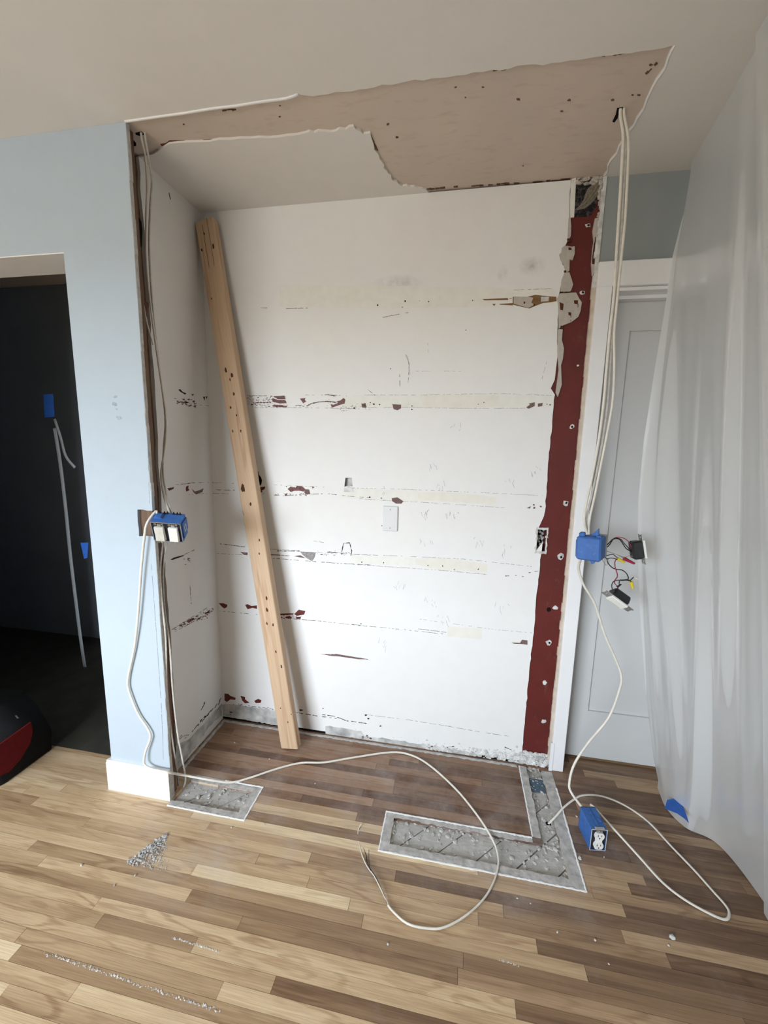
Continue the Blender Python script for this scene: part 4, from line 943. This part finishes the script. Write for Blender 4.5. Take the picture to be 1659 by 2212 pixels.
# outlet box on the floor
MF = pose(1.7357, -.3793, .0437, 0, 0, .1385); WF, DF, HF = .0560, .0948, .0872
ob = empty('outlet_box', (0, 0, 0), 'small blue outlet box with white duplex receptacle on the floor', 'electrical box', matrix=MF)
fb = part(ob, 'box_shell', shell(WF, DF, HF), 'bluebox', MF)
part(fb, 'box_dark_fill', MB().box(-WF/2+.0022, WF/2-.0022, .0025, .006, -HF/2+.0022, HF/2-.0022), 'bluebox_in', MF)
part(fb, 'ridge', MB().prism([[(-.004, .006, HF/2), (.004, .006, HF/2), (.003, DF-.004, HF/2), (-.003, DF-.004, HF/2)]], (0, 0, .0022)), 'bluebox', MF)
part(fb, 'box_rim', MB().box(-WF/2-.0006, WF/2+.0006, -.001, .0004, HF/2-.0012, HF/2+.0006).box(WF/2-.0012, WF/2+.0006, -.001, .0004, -HF/2, HF/2).box(-WF/2-.0006, -WF/2+.0012, -.001, .0004, -HF/2, HF/2).box(-WF/2, WF/2, -.001, .0004, -HF/2, -HF/2+.0012), 'device_dirty', MF)
part(fb, 'mounting_lug', MB().bbox(-.016, .018, -.004, .008, HF/2-.001, HF/2+.005, .001), 'steel', MF); part(fb, 'side_clip', MB().bbox(.012, .022, .030, .042, HF/2, HF/2+.004, .001), 'bluebox', MF)
rc = part(ob, 'receptacle', MB().box(-.012, .012, -.003, .010, -.030, .030), 'device_white', MF)
for zz in (-.0195, .0195):
    P = []
    for k in range(22):
        a = 2*math.pi*k/22; P.append((.0172*math.cos(a), -.006, zz+max(-.0138, min(.0138, .0172*math.sin(a)))))
    fc = part(rc, 'outlet_face', MB().prism([P], (0, .010, 0)), 'device_white', MF)
    sl = MB().box(-.0074, -.0052, -.0066, -.0058, zz-.0005, zz+.0075).box(.0052, .0072, -.0066, -.0058, zz+.0005, zz+.0070).cyl((0, -.0066, zz-.0070), (0, 1, 0), .0026, .001, 10)
    part(fc, 'slots', sl, 'device_black', MF)
part(rc, 'mounting_strap', MB().box(-.010, .010, -.001, .001, .028, .042).cyl((0, -.0015, .037), (0, -1, 0), .003, .002, 10), 'steel', MF)

# ---- cables
def cable(name, label, pts, r=.0046, mat='cable', group=None, flat=.72, sub=5):
    o = obj(name, MB().tube(pts, r, 8, flat, sub), M[mat], None, True); return tag(o, label, 'cable', group)
def pY(px, ys):
    n = len(px)
    if not isinstance(ys, list): ys = [ys]*n
    K = np.interp(np.linspace(0, 1, n), np.linspace(0, 1, len(ys)), ys); return [onY(a, b, float(c)) for (a, b), c in zip(px, K)]
g = 'cables hanging from the left ceiling hole'
top = Vector((.088, -.439, H+.02))
cable('cable', 'cream cable dropping from the left ceiling hole into the switch box', [top]+pY([(306, 300), (314, 340), (318, 400), (316, 470), (316, 560), (324, 650), (336, 740), (349, 830), (360, 908), (356, 970), (348, 1025), (355, 1075), (367, 1110)], [-.435, -.40, -.38, -.38, -.38, -.39, -.41, -.44]), .0042, 'cable', g)
cable('cable', 'rightmost cream cable from the left ceiling hole along the alcove side wall', [top+Vector((.012, .004, 0))]+pY([(314, 298), (321, 340), (328, 390), (325, 440), (322, 520), (325, 600), (332, 690), (345, 800), (357, 900), (354, 965), (352, 1020), (360, 1070), (371, 1110)], [-.435, -.40, -.36, -.36, -.37, -.385, -.41, -.43]), .0038, 'cable_grey', g)
cable('cable', 'short thin cable showing from the torn hole in the alcove edge', pY([(302, 535), (304, 580), (309, 650), (318, 700), (331, 745)], [-.43, -.42, -.40]), .0032, 'cable', g)
# loop from the switch box over the floor
lp = [ML @ Vector((-.046, DL-.01, HL/2-.006)), ML @ Vector((-.050, DL, HL/2+.004))] + pY([(318, 1130), (312, 1160), (305, 1230), (298, 1330), (290, 1400), (276, 1470), (283, 1505), (300, 1545), (318, 1572), (325, 1592), (315, 1622), (311, 1642)], [-.510, -.513, -.508, -.503, -.503, -.503, -.505, -.508, -.514])
lp += [onY(313, 1652, -.516), onY(325, 1660, -.516), onY(345, 1665, -.516), onY(366, 1669, -.515), onZ(400, 1675, .07), onZ(460, 1686, .035), onZ(500, 1690, .010), onZ(540, 1680, .006)]
lp += [onZ(a, b, .0055) for a, b in ((600, 1660), (650, 1648), (700, 1647), (760, 1637), (845, 1625), (890, 1632), (930, 1655), (985, 1705), (1030, 1760), (1062, 1810), (1076, 1850), (1072, 1890), (1050, 1935), (1010, 1975), (960, 2003), (920, 2005), (880, 1995), (850, 1970), (838, 1955))]
lc = cable('looped_cable', 'long cream cable looping from the switch box across the floor', lp, .0046)
for nm, mt, P, r_ in (('stripped_wire', 'cable', [(840, 1957), (825, 1925), (808, 1892), (792, 1870), (780, 1840), (773, 1805), (776, 1788), (781, 1780)], .0020), ('black_strand', 'wire_black', [(838, 1955), (828, 1930), (812, 1895), (795, 1868), (790, 1845), (780, 1820)], .0014), ('black_strand', 'wire_black', [(815, 1905), (800, 1880), (797, 1855), (797, 1835)], .0009)):
    o = obj(nm, MB().tube([onZ(a, b, .004+.006*math.sin(k)) for k, (a, b) in enumerate(P)], r_, 6, 1, 4), M[mt], None, True); adopt(o, lc)
# pair running down from the switch box into the floor
hp = onZ(389, 1706, -.012)
g = 'cables from the switch box into the floor'
cable('floor_cable', 'dusty cable nearest the blue wall dropping into the floor hole', pY([(352, 1172), (346, 1230), (350, 1300), (358, 1380), (360, 1480), (367, 1560), (377, 1630)], [-.455, -.478, -.48, -.48, -.475, -.465])+[onZ(384, 1680, .03), hp+Vector((-.004, 0, 0))], .0040, 'cable_grey', g)
cable('floor_cable', 'dusty cable nearer the alcove wall dropping into the floor hole', pY([(360, 1172), (352, 1240), (356, 1320), (367, 1400), (373, 1490), (383, 1580), (394, 1640)], [-.445, -.465, -.468, -.468, -.462, -.45])+[onZ(401, 1685, .03), hp+Vector((.006, 0, 0))], .0040, 'cable_grey', g)
# bundle on the right
g = 'cables hanging from the right ceiling hole'; tR = Vector((1.586, -.309, H+.02)); eR = MRt @ Vector((.012, .066, HR/2+.004))
cable('hanging_cable', 'leftmost cream cable from the right ceiling hole to the hanging box', [tR]+pY([(1340, 248), (1346, 290), (1344, 345), (1341, 400), (1336, 480), (1331, 560), (1326, 640), (1317, 720), (1310, 800), (1304, 870), (1295, 940), (1281, 1020), (1268, 1080), (1262, 1120)], [-.305, -.29, -.27, -.26, -.25, -.24, -.22])+[eR], .0046, 'cable', g)
cable('hanging_cable', 'rightmost cream cable from the right ceiling hole to the hanging box', [tR+Vector((.012, .004, 0))]+pY([(1348, 246), (1357, 295), (1357, 350), (1354, 410), (1350, 480), (1342, 560), (1334, 640), (1327, 720), (1327, 800), (1323, 870), (1311, 940), (1297, 1010), (1285, 1070), (1274, 1120)], [-.305, -.29, -.27, -.26, -.25, -.24, -.22])+[eR+Vector((.006, .002, 0))], .0042, 'cable', g)
cable('hanging_cable', 'middle cream cable from the right ceiling hole to the hanging box', [tR+Vector((.006, .008, 0))]+pY([(1344, 244), (1352, 300), (1351, 360), (1347, 420), (1343, 500), (1338, 570), (1331, 650), (1322, 730), (1318, 800), (1313, 870), (1303, 945), (1289, 1020), (1276, 1080), (1267, 1120)], [-.300, -.28, -.262, -.25, -.24, -.23, -.21])+[eR+Vector((.002, .006, 0))], .0040, 'cable_grey', g)
e0 = MRt @ Vector((.026, .075, -HR/2+.002)); fE = MF @ Vector((-.020, DF+.001, HF/2-.006))
cable('drop_cable', 'cream cable bowing from the hanging box down to the outlet box', [e0]+pY([(1250, 1228), (1260, 1262), (1285, 1305), (1306, 1370), (1330, 1425), (1342, 1460), (1338, 1490), (1315, 1550), (1272, 1603), (1241, 1650), (1230, 1690), (1234, 1712)], [-.215, -.20, -.18, -.17, -.17, -.18, -.21, -.24, -.265])+[fE], .0046)
hz = onZ(1184, 1780, -.010)
zl = [(1200, 1764, .012), (1218, 1744, .030), (1240, 1727, .042), (1260, 1718, .045), (1300, 1720, .040), (1350, 1740, .03), (1400, 1775, .018), (1450, 1828, .008), (1500, 1880, .006), (1540, 1925, .006), (1566, 1954, .006), (1575, 1971, .006), (1569, 1986, .006), (1540, 1977, .006), (1480, 1944, .006), (1430, 1905, .010), (1380, 1850, .03), (1330, 1795, .062)]
cable('floor_loop_cable', 'cream cable looping on the floor from a hole back to the outlet box', [hz]+[onZ(a, b, c) for a, b, c in zl]+[MF @ Vector((.022, DF+.012, HF/2-.004)), MF @ Vector((.018, DF-.002, HF/2-.012))], .0042)

# ---- plastic sheets
def sheet_mesh(top_c, bot_c, edge_off, nu, nv, amp, seed, freq=11.0):
    r = random.Random(seed); ph = [r.uniform(0, 6.28) for _ in range(8)]; fr = [freq*r.uniform(.35, 1.6) for _ in range(5)]
    T = catmull(top_c, 12); Bc = catmull(bot_c, 12); mb = MB()
    def samp(P, t):
        x = t*(len(P)-1); i = min(int(x), len(P)-2); return P[i].lerp(P[i+1], x-i)
    for j in range(nv+1):
        v = j/nv
        for i in range(nu+1):
            s_ = i/nu; a, b = samp(T, s_), samp(Bc, s_); p = a.lerp(b, v); env = math.sin(math.pi*min(1, .08+v*.95))**.6*(.25+.75*v)
            w1 = sum(math.sin(fr[k]*6.28*(s_+.05*math.sin(3*v+ph[k+3]))*1.0+ph[k]+1.5*v*(k % 2)) / (1+.6*k) for k in range(5))
            edg = min(1.0, s_*7)
            p = p + Vector((amp*edg*env*w1, amp*.5*env*math.sin(7*s_+4*v+ph[6]), 0)) + Vector((edge_off(v)*max(0, 1-s_*3.2), 0, 0))
            if j == nv: p.z = max(p.z, .003)
            mb.v.append(tuple(p))
    for j in range(nv):
        for i in range(nu): mb.f.append((j*(nu+1)+i, j*(nu+1)+i+1, (j+1)*(nu+1)+i+1, (j+1)*(nu+1)+i))
    return mb
epx = [(1503, 372), (1475, 470), (1452, 560), (1440, 650), (1415, 800), (1392, 950), (1380, 1080), (1378, 1200), (1385, 1350), (1395, 1500), (1412, 1640), (1422, 1690)]
eP = [onY(a, b, -.03) for a, b in epx]
def eoff(v):
    z = H*(1-v); X = np.interp(-z, [-p.z for p in eP], [p.x for p in eP]); return float(X-(1.945+(2.125-1.945)*v))
topA = [(1.945, -.025, H-.003), (1.91, -.06, H-.003), (1.86, -.35, H-.003), (1.83, -.55, H-.003), (1.79, -1.0, H-.003), (1.76, -1.6, H-.003)]
botA = [(2.125, -.03, .004), (2.092, -.13, .004), (2.105, -.215, .004), (2.19, -.27, .004), (2.215, -.46, .004), (2.20, -.8, .004), (2.15, -1.6, .004)]
sA = obj('plastic_sheet', sheet_mesh(topA, botA, eoff, 150, 70, .0085, 4, 5.5), M['sheet'], None, True); tag(sA, 'milky plastic dust sheet hung from ceiling beside the white door', 'plastic sheet')
topB = [(1.815, -.50, H-.004), (1.79, -.7, H-.004), (1.75, -1.1, H-.004), (1.72, -1.6, H-.004)]
botB = [(2.19, -.50, .006), (2.17, -.7, .006), (2.13, -1.1, .006), (2.10, -1.6, .006)]
sB = obj('plastic_sheet', sheet_mesh(topB, botB, lambda v: 0.0, 90, 60, .006, 12, 4), M['sheet'], None, True); tag(sB, 'second milky plastic sheet overlapping nearest the viewer at right', 'plastic sheet')
topC = [(-1.02, .50, 2.3), (-.85, .46, 2.3), (-.62, .42, 2.3), (-.36, .40, 2.3)]
botC = [(-.80, .40, .02), (-.70, .36, .02), (-.55, .34, .02), (-.36, .34, .02)]
sC = obj('hall_plastic_sheet', sheet_mesh(topC, botC, lambda v: -.10*math.sin(math.pi*v)*(1 if v > .3 else 0), 70, 50, .014, 31, 6), M['sheet_thin'], None, True); tag(sC, 'thin plastic sheet taped up inside the dark doorway', 'plastic sheet')
gf = obj('gathered_fold', MB().tube([onY(a, b, .27) for a, b in ((118, 925), (130, 1000), (142, 1100), (152, 1200), (164, 1300), (177, 1400), (192, 1490), (207, 1570))], .013, 8, .25, 4), M['sheet_thin'], None, True); adopt(gf, sC)
gf = obj('gathered_fold', MB().tube([onY(a, b, .27) for a, b in ((118, 905), (131, 945), (142, 985), (162, 1010))], .010, 6, .3, 4), M['sheet_thin'], None, True); adopt(gf, sC)
# ---- blue tape
def tape(label, P, n_, th=.0012):
    mb = MB().prism([[Vector(p) for p in P]], Vector(n_).normalized()*th); return tag(obj('masking_tape', mb, M['tape']), label, 'tape', 'blue masking tape')
tape('blue tape scrap in the ceiling corner above the white door', [onZ(a, b, H-.003) for a, b in ((1501, 343), (1510, 341), (1507, 352), (1503, 360))], (0, 0, -1))
tape('blue tape scrap on the ceiling at the far upper right', [onZ(a, b, H-.003) for a, b in ((1646, 66), (1659, 42), (1668, 40), (1666, 60), (1650, 74))], (0, 0, -1))
tp = [(1436, 1746), (1441, 1728), (1455, 1726), (1468, 1733), (1476, 1743), (1484, 1765), (1488, 1778), (1478, 1768), (1462, 1757), (1444, 1750)]
tape('blue tape piece holding the sheet to the floor', [onZ(a, b, .085) for a, b in tp], (0, -.3, 1))
Yt = .30
tape('upper blue tape piece on the plastic in the dark doorway', [onY(a, b, Yt) for a, b in ((94, 852), (115, 851), (118, 900), (97, 902))], (0, -1, 0))
tape('lower blue tape piece on the plastic in the dark doorway', [onY(a, b, Yt) for a, b in ((174, 1172), (191, 1172), (189, 1205), (182, 1207))], (0, -1, 0))

# ---- tool bag in the doorway
bg = empty('tool_bag', (-.86, -.46, 0), 'black tool bag with red panel at the left picture edge', 'bag')
def sect(x, z0, z1, y0, y1): return [(x, y0, z0), (x, y0-.01, (z0+z1)/2), (x, y0+.02, z1), (x, y1-.02, z1), (x, y1+.01, (z0+z1)/2), (x, y1, z0)]
mb = MB(); sc_ = [sect(-1.10, .01, .24, -.60, -.34), sect(-.98, .0, .27, -.61, -.33), sect(-.80, .0, .27, -.61, -.33), sect(-.72, .0, .22, -.60, -.34), sect(-.665, .0, .19, -.585, -.36), sect(-.655, .005, .17, -.57, -.37)]
vs = [p for l in sc_ for p in l]; fs = [(5, 4, 3, 2, 1, 0), tuple(30+i for i in range(6))]
for k in range(5):
    for i in range(6): fs.append((k*6+i, k*6+(i+1) % 6, k*6+6+(i+1) % 6, k*6+6+i))
mb.add(vs, fs); adopt(obj('bag_body', mb, M['bag_black'], None, True), bg)
mb = MB().prism([[onX(*q, -.648) for q in ((-60, 1640), (0, 1608), (35, 1583), (67, 1560), (71, 1580), (66, 1605), (45, 1640), (20, 1668), (-60, 1700))]], (-.006, 0, 0))
adopt(obj('red_panel', mb, M['bag_red']), bg)
mb = MB().tube([(-.98, -.47, .26), (-.95, -.47, .34), (-.85, -.47, .35), (-.80, -.47, .26)], .011, 8, .7, 5); adopt(obj('carry_handle', mb, M['bag_black'], None, True), bg)
zq = [onX(*q, -.66) for q in ((32, 1546), (35, 1545), (40, 1551), (37, 1552))]
adopt(obj('zip_pull', MB().prism([zq], (.003, 0, 0)), M['steel']), bg)

# ---- debris
rd = random.Random(17); pile = MB()
A_, B_, C_ = onZ(358, 1806), onZ(272, 1866), onZ(350, 1880)
for k in range(1100):
    u_, v_ = rd.random(), rd.random()**1.5*1.25
    p = A_.lerp(B_, u_).lerp(A_.lerp(C_, u_), v_); sz = rd.choice((.0010, .0012, .0015, .002, .002, .003, .0045))*(1.2-.7*v_); pile.lump((p.x+rd.gauss(0, .004), p.y+rd.gauss(0, .004), sz*.25+.008*(1-v_)*rd.random()*(1-abs(u_-.4))), sz, rd, .7)
dp = obj('debris_pile', pile, M['rim']); tag(dp, 'swept heap of white plaster crumbs on the floorboards', 'debris', kind='stuff')
chips = [(1285, 2032, 4, 'white plaster chip on the floor left of the cable loop tip'), (1452, 2027, 7, 'largest white plaster chip on open floor below the cable loop'), (1252, 1855, 6, 'white plaster chip at the lower left corner of the outlet box'),
         (1246, 1765, 5, 'white plaster chip beside the rear left of the outlet box'), (1204, 2014, 3, 'tiny white chip on the floor below the corner of the L-shaped cut-out'), (1146, 1952, 3, 'right one of two specks below the L-shaped cut-out'),
         (1117, 1941, 3, 'left one of two specks below the L-shaped cut-out'), (176, 1870, 4, 'lone plaster chip left of the swept heap'), (247, 1913, 3, 'plaster speck in front of the swept heap'), (292, 1892, 4, 'plaster chip at the right foot of the swept heap'),
         (500, 1788, 3, 'plaster speck below the left cut-out'), (570, 1780, 3, 'plaster speck right of the left cut-out'), (507, 1605, 4, 'white plaster chip on the alcove floor left of the leaning board'), (582, 1640, 3, 'plaster speck on the alcove floor below the leaning board'),
         (681, 1693, 3, 'plaster speck on the alcove floor below the cable'), (1305, 1852, 3, 'plaster speck in front of the outlet box'), (1315, 2083, 3, 'plaster speck on the floorboards near the lower right'), (838, 2040, 4, 'plaster chip below the big cable loop'),
         (1444, 2043, 3, 'speck beside the largest plaster chip')]
for k, (a, b, s_, lb) in enumerate(chips):
    p = onZ(a, b, 0); mb = MB().lump((0, 0, s_*.0005), s_*.0012, rd, .6); o = obj('plaster_chip', mb, M['plaster']); o.location = (p.x, p.y, 0)
    tag(o, lb, 'chip', 'plaster chips on the floor')
def streak(label, a, b, wd, seed):
    r = random.Random(seed); A, Bq = onZ(*a), onZ(*b); mb = MB(); n = int((Bq-A).length/.0035)
    for k in range(n):
        t_ = (k+r.random())/n; p = A.lerp(Bq, t_); mb.lump((p.x, p.y+r.gauss(0, wd), .0004), r.uniform(.0008, .0030), r, .35)
    tag(obj('dust_streak', mb, M['plaster']), label, 'dust', kind='stuff')
streak('long line of white plaster dust along a board joint at lower left', (95, 2058), (475, 2185), .0016, 1)
streak('short line of white dust in the floor left of centre', (370, 2025), (475, 2055), .0010, 2)
streak('faint white scuff on the floorboards right of centre', (1078, 2074), (1122, 2088), .0008, 3)
